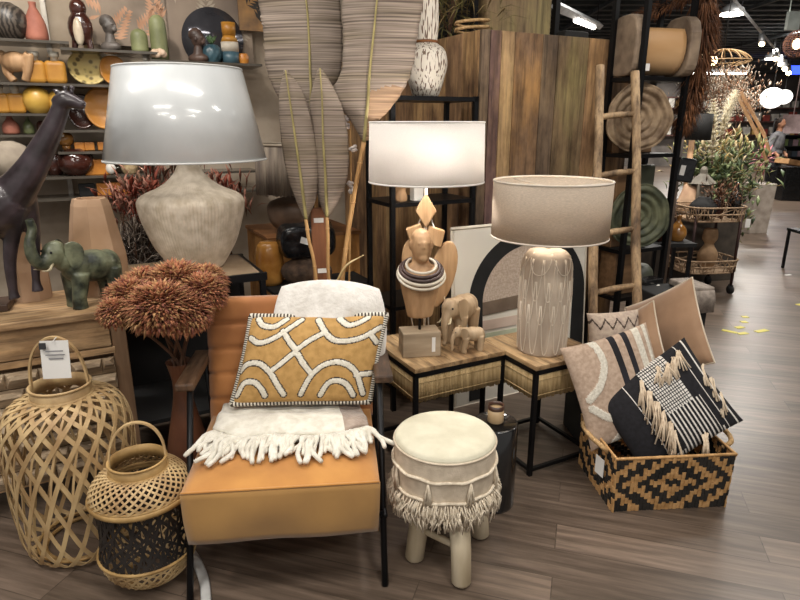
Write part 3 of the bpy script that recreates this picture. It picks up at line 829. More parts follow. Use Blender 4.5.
m = MB(); m.tube(spl([gp(50, 150), gp(35, 172), gp(20, 186)], 4), 2.5*k1, 6); m.build('mane', mk('mane_dark', '2e2628', '1c1718', rough=.6), body)
PAT = mk('green_patina', '74785f', '1e241c', rough=.42, scale=13, bump=.5, lo=.38, hi=.64, bscale=30, detail=7)
ep = onD(.335, .13); ep.z = .852
elephant('elephant_sculpture', 'green patina elephant with raised trunk on the dresser corner', ep, radians(60), .325, PAT, raised=True)
# hexagonal paper-like lamp bodies on the dresser
KRF = mk('kraft_terracotta', 'c2a184', 'ae8b6b', rough=.8, scale=5)
def cone6(label, loc, r0, r1, h, rz):
    m = MB(); m.lathe([(r0, 0), (r0*.98, h*.4), (r1*1.15, h*.93), (r1, h), (r1*.8, h), (r1*.7, h*.9)], 8, smooth=False)
    o = m.build('faceted_vase', KRF, loc=loc, rz=rz); return tag(o, label, 'vase', 'faceted terracotta vases on the dresser')
cone6('faceted terracotta vase standing behind the green patina elephant', onD(.385, .33), .125, .072, .43, .3)
cone6('faceted terracotta vase standing between the giraffe legs and the elephant', onD(.10, .35), .085, .055, .33, .1)

# =================== FLOOR VASE WITH DRIED FLOWERS ===================
FV = V((-.91, 2.30, 0))
BRV = mk('brown_vase', '6e4632', '4e2f22', rough=.4, scale=6, coat=.2)
m = MB(); pr = smp([(.06, 0), (.075, .02), (.088, .14), (.085, .27), (.06, .40), (.040, .50), (.036, .58), (.05, .655), (.054, .665)], 6)
m.lathe(pr+[(.046, .66), (.03, .58), (.03, .5)], 36)
v = m.build('floor_vase', BRV, loc=FV); tag(v, 'tall brown bottle vase on the floor holding dried flowers', 'vase')
PET = [mk('dry_rust', 'b57a58', '94593c', rough=.9, scale=20), mk('dry_tan', 'c59a6c', 'a87c50', rough=.9, scale=20), mk('dry_wine', '9a6250', '7a4638', rough=.9, scale=20)]
STEM = mk('dry_stem', '6f4f3a', '513727', rough=.9)
heads = [((160, 310), 2.08, 36), ((203, 294), 2.24, 26), ((130, 300), 2.16, 27), ((178, 288), 2.30, 34), ((146, 290), 2.33, 28), ((184, 314), 2.14, 30), ((116, 314), 2.06, 19), ((206, 283), 2.36, 23)]
lab = ['largest rust dried flower head at the middle of the vase bouquet', 'rust dried flower head beside the armchair back', 'rust dried flower head leaning towards the dresser', 'tan and rust dried flower head at the top of the bouquet',
       'rust dried flower head tucked behind the largest one', 'rust dried flower head low beside the armchair back', 'small drooping dried flower head over the tall lantern handle', 'small dried flower head furthest behind beside the urn lamp']
for i, ((u, v_), Y, rp) in enumerate(heads):
    c = at(u, v_, Y); r = rp*pxm(c)
    f = thing('dried_flower', lab[i], 'flower', FV+V((0, 0, .5)), 0, 'dried flowers in the brown floor vase')
    cl = c-(FV+V((0, 0, .5)))
    m = MB(); a_ = 2*pi*i/8; b0 = V((.014*cos(a_), .014*sin(a_), 0))
    m.tube(spl([b0, V((b0.x*1.4, b0.y*1.4, .17)), (b0*1.4+V((0, 0, .17))).lerp(cl, .6)+V((0, 0, .02)), cl], 4), .006, 6); m.build('stem', STEM, f)
    m = MB(); r_ = random.Random(40+i); m.ell(cl, (r*.66, r*.66, r*.55), None, 14, 10, 2)
    n = int(1700*(rp/44)**1.4)+300
    for k in range(n):
        zc = 1-2*(k+.5)/n*.93; a = k*2.39996; s_ = sqrt(max(0, 1-zc*zc))
        dr_ = V((s_*cos(a), s_*sin(a), zc*.9+.1)).normalized(); j = V((r_.uniform(-.35, .35), r_.uniform(-.35, .35), r_.uniform(-.2, .45)))
        dd = (dr_+j*.8).normalized()
        m.leaf(cl+V((dr_.x, dr_.y, dr_.z*.82))*r*r_.uniform(.60, .76), dd, r*r_.uniform(.14, .30)+.010, .008+r*.035, None, r_.choice((0, 0, 0, 1, 1, 2)), .35)
    m.build('flower_head', PET, f)
# =================== WOVEN BASKET WITH CUSHIONS ===================
NAT = mk('seagrass_tan', 'c79c68', 'a67d4c', rough=.75, scale=30, bump=.2)
BKS = mk('seagrass_black', '2b2723', '191714', rough=.7)
ROPE = mk('rope_tan', 'c9a678', '9d7c50', rough=.9, scale=60, bump=.4)
BR = radians(4.5); BKO = V((.905, 2.215, 0)); BW_, BD_, BH_ = .52, .40, .26
bk = thing('woven_basket', 'black and tan diamond patterned woven basket full of cushions', 'basket', BKO, BR)
def bpat(i, j, ni, nj):
    # concentric stepped diamonds, columns are paired with a vertical stagger
    ci = (i-ni/2+.5); x = abs(ci); y = abs((j-(nj-1)/2))
    p = x*.44+y
    return 1 if p < .9 or int((p-.9)//1.6) % 2 else 0
def wall(fn, nrm, ni, nj, name, parent):
    m = MB()
    for i in range(ni):
        for j in range(nj):
            sh_ = .35*(i % 2)
            z0, z1 = (j+sh_)/nj, (j+1+sh_)/nj
            if j == 0: z0 = 0
            if j == nj-1: z1 = 1
            mi = bpat(i, j, ni, nj)
            g = .0012*(1 if (i+j) % 2 else 3)
            u0, u1 = i/ni, (i+1)/ni
            P4 = [fn(u0, z0), fn(u1, z0), fn(u1, z1), fn(u0, z1)]; c = (P4[0]+P4[2])/2
            Q = [c+(p-c)*.95+nrm*g for p in P4]; Qm = [(Q[0]+Q[1])/2+nrm*.002, (Q[2]+Q[3])/2+nrm*.002]
            b4 = [p-nrm*.004 for p in P4]
            vs = Q+Qm+b4
            m.add(vs, [(0, 4, 5, 3), (4, 1, 2, 5), (0, 6, 7, 1), (1, 7, 8, 2), (2, 8, 9, 3), (3, 9, 6, 0), (0, 1, 4), (2, 3, 5)], False, mi)
    m.build(name, [NAT, BKS], parent)
fl_ = .97
wx = lambda u, z: (1-fl_)/2*BW_*(1-z)+u*BW_*(fl_+(1-fl_)*z)
wall(lambda u, z: V((wx(u, z), (1-z)*.01, z*BH_)), V((0, -1, 0)), 30, 9, 'front_wall', bk)
wall(lambda u, z: V((wx(1-u, z), BD_-(1-z)*.01, z*BH_)), V((0, 1, 0)), 30, 9, 'back_wall', bk)
wall(lambda u, z: V((wx(0, z), BD_*(1-u), z*BH_)), V((-1, 0, 0)), 22, 9, 'side_wall', bk)
wall(lambda u, z: V((wx(1, z), BD_*u, z*BH_)), V((1, 0, 0)), 22, 9, 'side_wall', bk)
m = MB(); m.box((BW_/2, BD_/2, .006), (BW_*.96, BD_*.95, .01)); m.build('bottom', NAT, bk)
m = MB(); m.tube([(0, 0, BH_), (BW_, 0, BH_), (BW_, BD_, BH_), (0, BD_, BH_)], .0075, 8, closed=True); m.build('rim', NAT, bk)
for s, x in ((-1, 0), (1, BW_)):
    m = MB(); m.tube(spl([(x, .09, BH_-.02), (x+s*.03, .085, BH_+.012), (x+s*.05, .15, BH_+.02), (x+s*.05, .24, BH_+.02), (x+s*.03, .30, BH_+.012), (x, .295, BH_-.02)], 6), .011, 8); m.build('handle', ROPE, bk)
m = MB(); m.box((-.016, .12, .155), (.002, .06, .085), Rot(0, 0, 12)); m.build('paper_tag', PAPER, bk)
def BC(x, y, z): return BKO+Matrix.Rotation(BR, 3, 'Z') @ V((x, y, z))
# beige cushion with cream bands and black stripes
BEI = mk('beige_linen_cushion', 'bca592', 'a58e7b', rough=.9, scale=60, bump=.15, bscale=300)
TUF = mk('cream_tufting', 'e2dccf', 'c8c1b2', rough=1, scale=100, bump=.5, bscale=220)
BKW = mk('black_wool', '24222a', '18171b', rough=.95)
bc = [pl([(-.82, -.05), (-.5, .18), (-.28, .55), (-.30, .9), (-.36, 1.0)], 8), pl([(-.82, -.22), (-.5, -.48), (-.1, -.55), (.25, -.56)], 8), pl([(-.5, -1), (-.2, -.8), (.3, -.82)], 6)]
def pat_s(s, q):
    for lo_, hi_, mi in ((.02, .16, 2), (.32, .46, 2), (.58, .74, 1), (.84, .92, 1)):
        if lo_ < s < hi_ and q > -1.1: return mi
    return 1 if s < .02 and min(polyd((s, q), c) for c in bc) < .075 else 0
o, P = cushion('scatter_cushion', 'beige cushion with cream tufted curves and two black stripes in the basket', .42, .48, .13, BC(.105, .27, .465), 4, 20, -15, pat_s, [BEI, TUF, BKW], group='cushions heaped in and behind the diamond basket', nx=110, ny=90,
               raise_=lambda s, q: .004 if pat_s(s, q) == 1 else 0)
# black and white tasselled cushion
BLC = mk('black_cotton', '1e1d22', '141317', rough=.95, scale=60)
WHC = mk('white_yarn', 'e6e2dc', 'cfcac2', rough=.95, scale=80)
def pat_b(s, q):
    s -= .14
    if -.28 < s < .30:                       # dotted weave
        if q > -.05: return 1 if ((s+1)*22 % 1) > .22 and ((q+1)*15 % 1) > .30 else 0
        return 1 if ((s+1)*13 % 1) > .62 else 0
    if .30 < s < .45: return 1 if ((s+1)*13 % 1) > .62 and q < -.05 else 0
    if .56 < s < .585 or .74 < s < .77 or -.62 < s < -.60: return 1
    if q < -.86 and s < .5: return 1 if ((s+1)*20 % 1) > .5 else 0
    return 0
TAS = mk('natural_cotton', 'e2d0b8', 'c6b197', rough=.95, scale=60)
o, P = cushion('scatter_cushion', 'black cushion with white woven bands and cotton tassels on top of the basket', .50, .43, .15, BC(.285, .175, .395), -5, 24, -34, pat_b, [BLC, WHC], group='cushions heaped in and behind the diamond basket', nx=130, ny=110)
r_ = random.Random(9)
def tassels(pts_sq, ln, n, drop, name, spread=.5):
    m = MB()
    Mi = o.matrix_world.to_3x3().inverted()
    dn = (Mi @ V((0, -.35, -1))).normalized()
    for (s, q) in pts_sq:
        b = P(s, q, -1)
        for k in range(n):
            a = r_.uniform(-spread, spread); L_ = ln*r_.uniform(.75, 1.1)
            dd = (dn+V((a, r_.uniform(-.25, .0), r_.uniform(-spread, spread)*.4))).normalized()
            p1 = b+V((r_.uniform(-.008, .008), -.012, r_.uniform(-.008, .008)))
            p2 = b+dd*L_*.5+V((0, -.014, 0)); p3 = b+dd*L_
            p3.y = min(p3.y, P(max(-1, min(1, s+dd.x*L_/.22)), max(-1, min(1, q+dd.z*L_/.22)), -1).y-.006)
            m.tube([b, p1, p2, p3], .0034, 5)
    m.build(name, TAS, o)
tassels([(-.14, .80), (-.15, .55), (-.16, .30), (-.17, .05), (-.18, -.2), (-.2, -.4)], .13, 10, .1, 'tassel', .3)
tassels([(.25, .86), (.42, .80), (.58, .84), (.72, .88)], .085, 10, .05, 'tassel', .55)
tassels([(.98, .35), (.98, .05), (.98, -.3)], .10, 6, .08, 'tassel', .25)
tassels([(.22, -.80), (.27, -.80)], .10, 7, .05, 'tassel', .15)
# black plinth behind carrying the brown velvet cushions
m = MB(); m.box((.24, .16, .20), (.50, .32, .40)); bx = m.build('display_plinth', BLK, loc=V((.95, 2.70, 0)), rz=radians(6), bevel=.006); tag(bx, 'low black display plinth hidden behind the diamond basket', 'plinth')
VEL = mk('brown_velvet', 'a9876a', '8a6b50', rough=.8, scale=5, sheen=.5); VPI = mk('velvet_piping', 'd9cbb8', 'c4b5a0', rough=.9)
for (u, v, Y, w, yaw, roll, lb) in ((666, 333, 2.98, .45, -66, -36, 'larger tan velvet cushion with pale piping behind the basket'), (631, 350, 2.86, .39, -66, -36, 'smaller tan velvet cushion between the striped and larger velvet cushions')):
    c = at(u, v, Y)
    o, P = cushion('scatter_cushion', lb, w, w, .13, c, yaw, 14, roll, None, [VEL], group='cushions heaped in and behind the diamond basket', nx=30, ny=30)
    piping(P, .004, [VPI], o, 'piping')
EMB = mk('embroidered_beige', 'bfae9c', 'a8968a', rough=.9, scale=60)
def pat_e(s, q):
    z = abs(((s*2.2) % 1)-.5)*2
    if abs(q-(.35+.4*z)) < .06: return 1
    if abs(q+.25) < .1: return 2 if (s*12) % 1 > .4 else 1
    if abs(q+.45) < .05: return 1
    return 0
c = at(614, 330, 2.80)
cushion('scatter_cushion', 'beige embroidered cushion with zigzag braid behind the striped one', .27, .24, .12, V((c.x, c.y, .60)), 8, 12, -2, pat_e, [EMB, mk('embroidery_dark', '54453c', '3f332c', rough=.9), mk('embroidery_gold', 'b89a64', '9d8150', rough=.9)],
        group='cushions heaped in and behind the diamond basket', nx=70, ny=50)

# black round drum table with candle glass
q = V((.405, 2.30, 0)); GBK = mk('gloss_black', '1b1a1b', '111111', rough=.15, coat=.6)
m = MB(); m.lathe([(.094, 0), (.096, .01), (.096, .385), (.09, .392), (.088, .389)], 40); o = m.build('drum_table', GBK, loc=q); tag(o, 'small glossy black drum table behind the footstool', 'table')
cl = thing('candle_glass', 'pale candle glass with dark rim on the black drum table', 'candle', q+V((.0, .0, .392)))
m = MB(); m.lathe([(.032, 0), (.034, .004), (.034, .062)], 28); m.build('jar', mk('candle_tan', 'b59a76', '98805f', rough=.4), cl)
m = MB(); m.lathe([(.0345, .058), (.0345, .078), (.031, .078), (.031, .063)], 28, cap=False); m.build('rim', mk('candle_rim', '4c3327', '36231b', rough=.3), cl)

# =================== ETAGERE AND LADDER, CABINET ===================
pc = [plank_mat('plank_%d' % i, a, b, c) for i, (a, b, c) in enumerate(
     (('a5815c', 'bd9668', '6e5039'), ('8f7053', 'b58a58', '55402f'), ('ab875c', 'c39e6c', '74553a'), ('7d6853', '978063', '4b3c30'), ('8a7354', '948458', '5e4a36'), ('82655c', 'a58260', '5e4547'), ('b5946c', 'caa877', '86663f')))]
CBO = V((.447, 3.55, 0))
cb = thing('plank_cabinet', 'tall cabinet clad in mixed reclaimed wood planks behind the ladder', 'cabinet', CBO, TH)
CHG = 2.10
m = MB(); x = 0; r_ = random.Random(21)
ws = [.06, .075, .095, .20, .115, .24, .18, .22]; seq = [3, 5, 6, 1, 3, 4, 0, 1]
for w, k in zip(ws, seq):
    m.box((x+w/2, .012-r_.uniform(0, .004), CHG/2), (w-.004, .022, CHG), mi=k); x += w
y = .025
while y < 2.0:
    w = r_.uniform(.12, .2); m.box((.011, y+w/2, CHG/2), (.022, w-.004, CHG), mi=r_.choice((0, 2, 0, 6, 2))); y += w
m.build('plank_cladding', pc, cb, bevel=.002)
m = MB(); m.box((.022+.575, 1.02, CHG/2), (1.14, 1.98, CHG-.01)); m.build('carcass', pc[3], cb)
# etagere
ETO = V((-.045, 3.16, 0)); et = thing('shelving_unit', 'black metal etagere with thin shelves behind the white lamp', 'shelf', ETO, TH)
ew, ed, eh = .53, .32, 1.745
for sx in (.0125, ew-.0125):
    for sy in (.0125, ed-.0125):
        m = MB(); m.box((sx, sy, eh/2), (.025, .025, eh)); m.build('upright', BLACK, et)
for zz in (.15, .62, 1.19, eh-.015):
    m = MB(); m.box((ew/2, ed/2, zz), (ew, ed, .022)); m.build('shelf', BLACK, et)
# tall white vase with brown dashes on top
vp = L2W(ETO, .285, .15, eh-.004)
VW = mk('vase_dashes', 'ddd4c6', '6b5443', rough=.5, scale=58, st=(2.2, 2.2, .28), detail=1, lo=.39, hi=.45)
m = MB(); k = pxm(vp)
m.lathe(smp([(.062, 0), (.075, .02), (.10, .10), (.115, .17), (.10, .235), (.06, .27), (.056, .28), (.06, .30), (.064, .40), (.055, .62)], 5)+[(.045, .61), (.04, .5)], 40)
v = m.build('tall_vase', VW, loc=vp); tag(v, 'white tall necked vase with brown dashes atop the black etagere', 'vase')
m = MB(); hoop(m, .058, .277, .007); m.build('neck_band', mk('rattan_band', '8c5a30', '6b4222', rough=.7), v)
# wooden curios on the middle shelf
k = L2W(ETO, .10, .08, 1.201); cur_ = thing('carved_figure', 'small carved brown figure on the middle etagere shelf', 'figurine', k)
m = MB(); m.lathe(smp([(.03, 0), (.034, .02), (.026, .06), (.036, .09), (.02, .115), (.0, .12)], 4), 20); m.ell((-.03, 0, .07), (.02, .02, .03)); m.ell((.01, -.02, .13), (.022, .022, .025)); m.build('body', BW, cur_, remesh=.005, smooth_it=2)
k = L2W(ETO, .19, .07, 1.201); m = MB(); m.box((0, 0, .05), (.06, .05, .10)); o = m.build('boxed_candle', WHITE, loc=k, rz=TH, bevel=.004); tag(o, 'small white box on the middle etagere shelf', 'box')
# ladder
LDW = plank_mat('ladder_wood', 'ae9270', 'c2a580', '7b634a', gs=50, bs=5)
LB = fl(590, 372, 0); LB = V((1.02, 3.08, 0))
ldr = thing('ladder', 'rustic wooden pole ladder leaning against the plank cabinet', 'ladder', LB)
tl = at(600, 66, 3.62)-LB; tr = at(635, 72, 3.68)-LB; bl = at(592, 318, 3.17)-LB; brr = at(637, 318, 3.21)-LB
def ext(a, b, z): t = (z-a.z)/(b.z-a.z); return a+(b-a)*t
bl0 = ext(tl, bl, .0); br0 = ext(tr, brr, .0)
for a, b in ((bl0, tl), (br0, tr)):
    pts = spl([a, a.lerp(b, .25)+V((.006, 0, 0)), a.lerp(b, .5)+V((-.005, 0, 0)), a.lerp(b, .75)+V((.005, 0, 0)), b], 5)
    m = MB(); m.tube(pts, lerp_list([.028, .026, .027, .024, .025], len(pts)), 12); m.build('rail', LDW, ldr)
for f in (.055, .215, .375, .535, .70, .865):
    m = MB(); a = bl0.lerp(tl, f-.01); b = br0.lerp(tr, f+.012); m.tube([a+(a-b)*.08, a.lerp(b, .5)+V((0, 0, .004)), b+(b-a)*.08], [.016, .018, .015], 9); m.build('rung', LDW, ldr)

# =================== ART PRINT WITH BLACK ARCH ===================
PRO = on(T1, .585, .545, 0)
pr_ = thing('art_print', 'large framed print with a black arch behind the side tables', 'picture', PRO, TH)
PW, PH = .97, 1.04
Mp = Matrix.Rotation(radians(-4), 4, 'X')
def pp(x, y, z): return Mp @ V((x, y, z))
def prs(out, t, y, mat_, nm, par): 
    m = MB(); m.prism(out, t, Mp, c=Mp @ V((0, y, 0))); return m.build(nm, mat_, par)
board = prs([(0, 0), (PW, 0), (PW, PH), (0, PH)], .02, .012, mk('print_white', 'e4dfd3', 'd6d0c3', rough=.8, scale=2), 'board', pr_)
for a, b in (((-.01, 0), (-.01, PH)), ((PW+.01, 0), (PW+.01, PH)), ((-.02, PH+.01), (PW+.02, PH+.01)), ((-.02, .0), (PW+.02, .0))):
    A = pp(a[0], .008, a[1]); B = pp(b[0], .008, b[1]); m = MB(); m.tube([A, B], .011, 4, smooth=False); m.build('frame_side', mk('print_frame', 'd8cfbf', 'c6bcaa', rough=.6), pr_)
cx, zc, ro, ri = .53, .60, .44, .345
ring = [(cx+ro*cos(pi*k/36), zc+ro*sin(pi*k/36)*.93) for k in range(37)]+[(cx-ro, .02), (cx-ri, .02)]+[(cx-ri*cos(pi*k/36), zc+ri*sin(pi*k/36)*.93) for k in range(37)]+[(cx+ri-.02, .02), (cx+ro, .02)]
prs(ring, .003, -.001, BLK, 'black_arch', board)
ins = [(cx-ri, .56)]+[(cx-ri*cos(pi*k/36), zc+ri*sin(pi*k/36)*.93) for k in range(37)]+[(cx+ri, .56)]
prs(ins, .002, -.0005, mk('print_sand', 'c2b1a2', 'a99888', rough=.9, scale=90), 'sand_panel', board)
prs([(cx-ri, .53), (cx+.06, .55), (cx+.06, .63), (cx-ri, .61)], .003, -.002, mk('print_umber', '7b6a5a', '665648', rough=.9), 'umber_band', board)
prs([(cx+.0, .30), (cx+.06, .30), (cx+.06, .86), (cx+.0, .86)], .003, -.003, mk('print_tan', 'b59a78', '9d8263', rough=.9), 'tan_bar', board)
prs([(cx-ri, .44), (cx+.0, .44), (cx+.0, .5), (cx-ri, .5)], .002, -.001, mk('print_blush', 'd6c2b3', 'c9b3a3', rough=.9), 'blush_panel', board)
prs([(cx-ri, .20), (cx+.0, .20), (cx+.0, .42), (cx-ri, .42)], .002, -.001, mk('print_sage', 'cbd0b8', 'bdc3a8', rough=.9), 'sage_panel', board)
# =================== DRIED PALM LEAVES ===================
LFM = bpy.data.materials.new('palm_leaf'); 
def leaf_mat():
    m = LFM; m.use_nodes = True; nt = m.node_tree; N = nt.nodes; L = nt.links; b = N['Principled BSDF']
    tc = N.new('ShaderNodeTexCoord')
    mp = N.new('ShaderNodeMapping'); mp.inputs['Scale'].default_value = (1.2, 1.2, 95); L.new(tc.outputs['Object'], mp.inputs['Vector'])
    n = N.new('ShaderNodeTexNoise'); n.inputs['Scale'].default_value = 1.4; n.inputs['Detail'].default_value = 5; L.new(mp.outputs[0], n.inputs['Vector'])
    m2 = N.new('ShaderNodeMapping'); m2.inputs['Scale'].default_value = (.6, .6, 7); L.new(tc.outputs['Object'], m2.inputs['Vector'])
    n2 = N.new('ShaderNodeTexNoise'); n2.inputs['Scale'].default_value = 1.3; L.new(m2.outputs[0], n2.inputs['Vector'])
    c1 = N.new('ShaderNodeValToRGB'); E_ = c1.color_ramp.elements; E_[0].position = .36; E_[0].color = lin('564a40'); E_[1].position = .62; E_[1].color = lin('9c8c7e')
    c2 = N.new('ShaderNodeValToRGB'); E_ = c2.color_ramp.elements; E_[0].position = .5; E_[0].color = (1, 1, 1, 1); E_[1].position = .75; E_[1].color = lin('c9c486')
    L.new(n.outputs[0], c1.inputs[0]); L.new(n2.outputs[0], c2.inputs[0])
    mx = N.new('ShaderNodeMix'); mx.data_type = 'RGBA'; mx.blend_type = 'MULTIPLY'; mx.inputs[0].default_value = .8
    L.new(c1.outputs[0], mx.inputs[6]); L.new(c2.outputs[0], mx.inputs[7]); L.new(mx.outputs[2], b.inputs['Base Color'])
    b.inputs['Roughness'].default_value = .7
    bp = N.new('ShaderNodeBump'); bp.inputs['Strength'].default_value = .35; L.new(n.outputs[0], bp.inputs['Height']); L.new(bp.outputs[0], b.inputs['Normal'])
leaf_mat()
MIDR = mk('leaf_midrib', 'a39662', '7f7346', rough=.6, scale=10); CANE = mk('bamboo_cane', 'c59a66', '9b7444', rough=.55, scale=8, st=(1, 1, .4))
def palm(label, Y, left, right, rib, base, stem, stem_r=.011, tan=None, depth=.05):
    """left/right: outline points (px) from tip to base, rib: midrib px from tip to base"""
    o = V((at(rib[-1][0], rib[-1][1], Y).x, Y, 0)); t = thing('palm_leaf', label, 'dried leaf', o, 0, 'dried palm leaves on bamboo canes')
    def W(u, v, dy=0): return at(u, v, Y+dy)-o
    Lp = pl(left, 10); Rp = pl(right, 10); Rb = pl(rib, 10)
    def pick(P, a):
        x = a*(len(P)-1); j = min(int(x), len(P)-2); f = x-j; return (P[j][0]+(P[j+1][0]-P[j][0])*f, P[j][1]+(P[j+1][1]-P[j][1])*f)
    r_ = random.Random(int(rib[0][0]))
    jag = [r_.uniform(0, .035) for _ in range(64)]
    def fn(a, b):
        c = pick(Rb, b)
        if a < .5: e = pick(Lp, b); f = 1-2*a
        else: e = pick(Rp, b); f = 2*a-1
        g = f*(1-jag[int(b*63)]*(f**4))
        u = c[0]+(e[0]-c[0])*g; v = c[1]+(e[1]-c[1])*g
        w_ = abs(e[0]-c[0])
        return W(u, v, depth*f*f*(1 if a < .5 else .8)+.006*noise.noise(V((u*.05, v*.06, 0)))*f*2)
    m = MB(); m.grid(fn, 22, 62, (lambda a, b: 1 if tan and tan(a, b) else 0)); bl = m.build('blade', [LFM, mk('palm_tan', 'a98a6c', '765c45', rough=.7, scale=3, st=(1, 1, 40), bump=.3)], t, solid=.002)
    m = MB(); pts = [W(u, v, -.006) for u, v in Rb]; m.tube(pts, lerp_list([.003, .009], len(pts)), 7); m.build('midrib', MIDR, bl)
    m = MB(); pts = spl([W(*rib[-1], 0)]+[W(u, v, 0) for u, v in stem], 6); e = pts[-1].copy(); e.z = 0.0; pts.append(e)
    m.tube(pts, stem_r, 9); 
    for f in (.2, .45, .7): q = pts[int(f*(len(pts)-1))]; m.ell(q, (stem_r*1.25, stem_r*1.25, .006), None, 10, 6)
    m.build('stem', CANE, t)
palm('broad grey dried palm leaf towering behind the two slim leaves', 3.22, [(268, -120), (245, -60), (257, 0), (260, 18), (262, 30), (266, 70), (280, 100), (300, 118)], [(275, -120), (340, -60), (341, 0), (343, 30), (343, 60), (338, 80), (325, 92), (310, 112)], [(271, -120), (296, -60), (306, 0), (309, 40), (310, 70), (311, 90), (311, 105), (311, 125)], None, [(316, 200), (322, 290)])
palm('broad dried palm leaf with a tan patch on the tallest bamboo cane', 3.04, [(385, -130), (350, -60), (342, 0), (343, 40), (341, 70), (334, 88), (338, 105), (350, 120), (362, 140)], [(395, -130), (440, -60), (424, 0), (418, 40), (413, 70), (404, 90), (390, 110), (378, 122), (370, 140)], [(390, -130), (384, -60), (377, 0), (374, 30), (371, 58), (369, 80), (368, 100), (366, 120), (364, 142)], None, [(356, 185), (347, 240), (341, 292)], .012, tan=lambda a, b: a > .52 and b > .62 and (b-.62)*1.8 > (1-a)*.5-.1)
palm('slim dried palm leaf nearest the urn lamp shade', 2.98, [(284, 70), (279, 95), (280, 130), (286, 170), (296, 200), (304, 218)], [(287, 70), (303, 92), (313, 125), (318, 160), (317, 195), (308, 218)], [(285.5, 70), (289, 95), (294, 130), (299, 165), (303, 195), (306, 219)], None, [(309, 240), (314, 262), (317, 290)], .009)
palm('slim dried palm leaf beside the tallest bamboo cane', 3.00, [(318, 68), (310, 100), (311, 140), (314, 175), (319, 200), (325, 216)], [(322, 68), (336, 92), (345, 115), (349, 150), (346, 185), (330, 216)], [(320, 68), (322, 100), (323, 140), (325, 170), (326, 195), (327, 217)], None, [(328, 240), (328, 265), (330, 290)], .009)
# thin twigs with blossoms, cardboard-brown tall tube, curved horn leaf
tp = at(321, 290, 3.10); zt = at(321, 208, 3.10).z
m = MB(); m.box((0, 0, zt/2), (.075, .05, zt)); o = m.build('wooden_post', wood('red_brown_post', '8d5a38', '6a3f26', 'z', 3), loc=V((tp.x, 3.10, 0)), rz=.2, bevel=.004); tag(o, 'reddish brown square wooden post with price tickets among the canes', 'post')
for c_ in ((0, -.0265, zt-.06), (.01, -.0265, at(330, 271, 3.07).z)):
    m = MB(); m.box(c_, (.05, .002, .024)); m.build('price_ticket', PAPER, o)
m = MB(); pts = spl([at(332, 296, 2.72), at(338, 280, 2.72), at(347, 265, 2.72), at(364, 255, 2.72)], 6); b0 = V((pts[0].x, 2.72, 0))
m.tube([p-b0 for p in [V((pts[0].x, 2.72, 0)), V((pts[0].x, 2.72, .4))]+pts], lerp_list([.012, .013, .012, .010, .003], len(pts)+2), 8, flat=.5); o = m.build('horn_leaf', mk('pale_husk', 'd9c294', 'b79d6c', rough=.6), loc=b0); tag(o, 'curved pale husk blade rising behind the white plush cushion', 'dried leaf')
m = MB(); pts = spl([at(349, 290, 3.12), at(350, 230, 3.12), at(351, 160, 3.12), at(349, 105, 3.12)], 5); b0 = V((pts[0].x, 3.12, 0)); pts = [V((pts[0].x, 3.12, 0))]+pts
m.tube([p-b0 for p in pts], .006, 6); tw_ = m.build('blossom_twig', CANE, loc=b0); tag(tw_, 'thin blossom twig between the palm leaf and the bamboo cane', 'twig')
r_ = random.Random(2)
for (u, v) in ((346, 125), (353, 148), (350, 185), (347, 118), (352, 190)):
    m = MB(); c = at(u, v, 3.11)-b0
    for k in range(7): m.ell(c+V((r_.uniform(-.012, .012), r_.uniform(-.012, .012), r_.uniform(-.014, .014))), (.011, .011, .009), None, 8, 6)
    m.build('blossom', mk('blossom_white', 'd6ccc6', 'b3a59f', rough=.9), tw_)

# =================== MIDDLE GROUND BEHIND THE CHAIR ===================
def vz(name, label, cat, loc, prof, mat_, group=None, n=32, rz=0, smooth=True, sm=5):
    m = MB(); m.lathe(smp(prof, sm) if sm else prof, n, smooth=smooth); o = m.build(name, mat_, loc=loc, rz=rz); return tag(o, label, cat, group)
# thatched lamp on brown bowl base on a display counter
CTO = V((-.80, 3.62, 0)); ctr = thing('display_counter', 'ochre draped display counter behind the armchair', 'counter', CTO, TH)
OCH = mk('ochre_drape', 'b88347', '8d5f2d', rough=.85, scale=4)
m = MB(); m.grid(lambda a, b: V((.60*a, -.012*abs(sin(a*40))*(1-b), .92*b)), 160, 6); m.grid(lambda a, b: V((-.012*abs(sin(a*30))*(1-b), .55*a, .92*b)), 90, 6); m.grid(lambda a, b: V((.60, .55*a, .92*b)), 20, 4); m.grid(lambda a, b: V((.60*a, .55, .92*b)), 20, 4)
m.build('drape', OCH, ctr)
m = MB(); m.box((.30, .275, .925), (.62, .57, .02)); m.build('counter_top', wood('counter_top', '8f5e34', '67411f', 'x', 3), ctr)
lp = L2W(CTO, .24, .17, .936)
l = thing('table_lamp', 'small lamp with grey thatch drum shade on brown bowl base', 'lamp', lp)
m = MB(); m.lathe(smp([(.10, 0), (.165, .05), (.19, .13), (.17, .19), (.08, .22), (.04, .225), (.03, .27)], 5), 36); m.build('base', mk('brown_bowl', '6d5645', '4c3b2f', rough=.5), l)
m = MB(); r_ = random.Random(8)
for k in range(300):
    a = 2*pi*k/300; r0 = .245+r_.uniform(-.004, .004); m.tube([(r0*cos(a), r0*sin(a), .245+r_.uniform(-.006, .012)), (.235*cos(a), .235*sin(a), .545)], .0032, 4)
m.lathe([(.236, .25), (.232, .54)], 40, cap=False)
s_ = m.build('lamp_shade', mk('thatch', 'b0a291', '80736a', rough=.9, scale=30, st=(1, 1, .1)), l)
m = MB(); hoop(m, .236, .545, .008); m.build('rim', mk('thatch_rim', 'c9bba8', 'a99b88', rough=.9), s_)
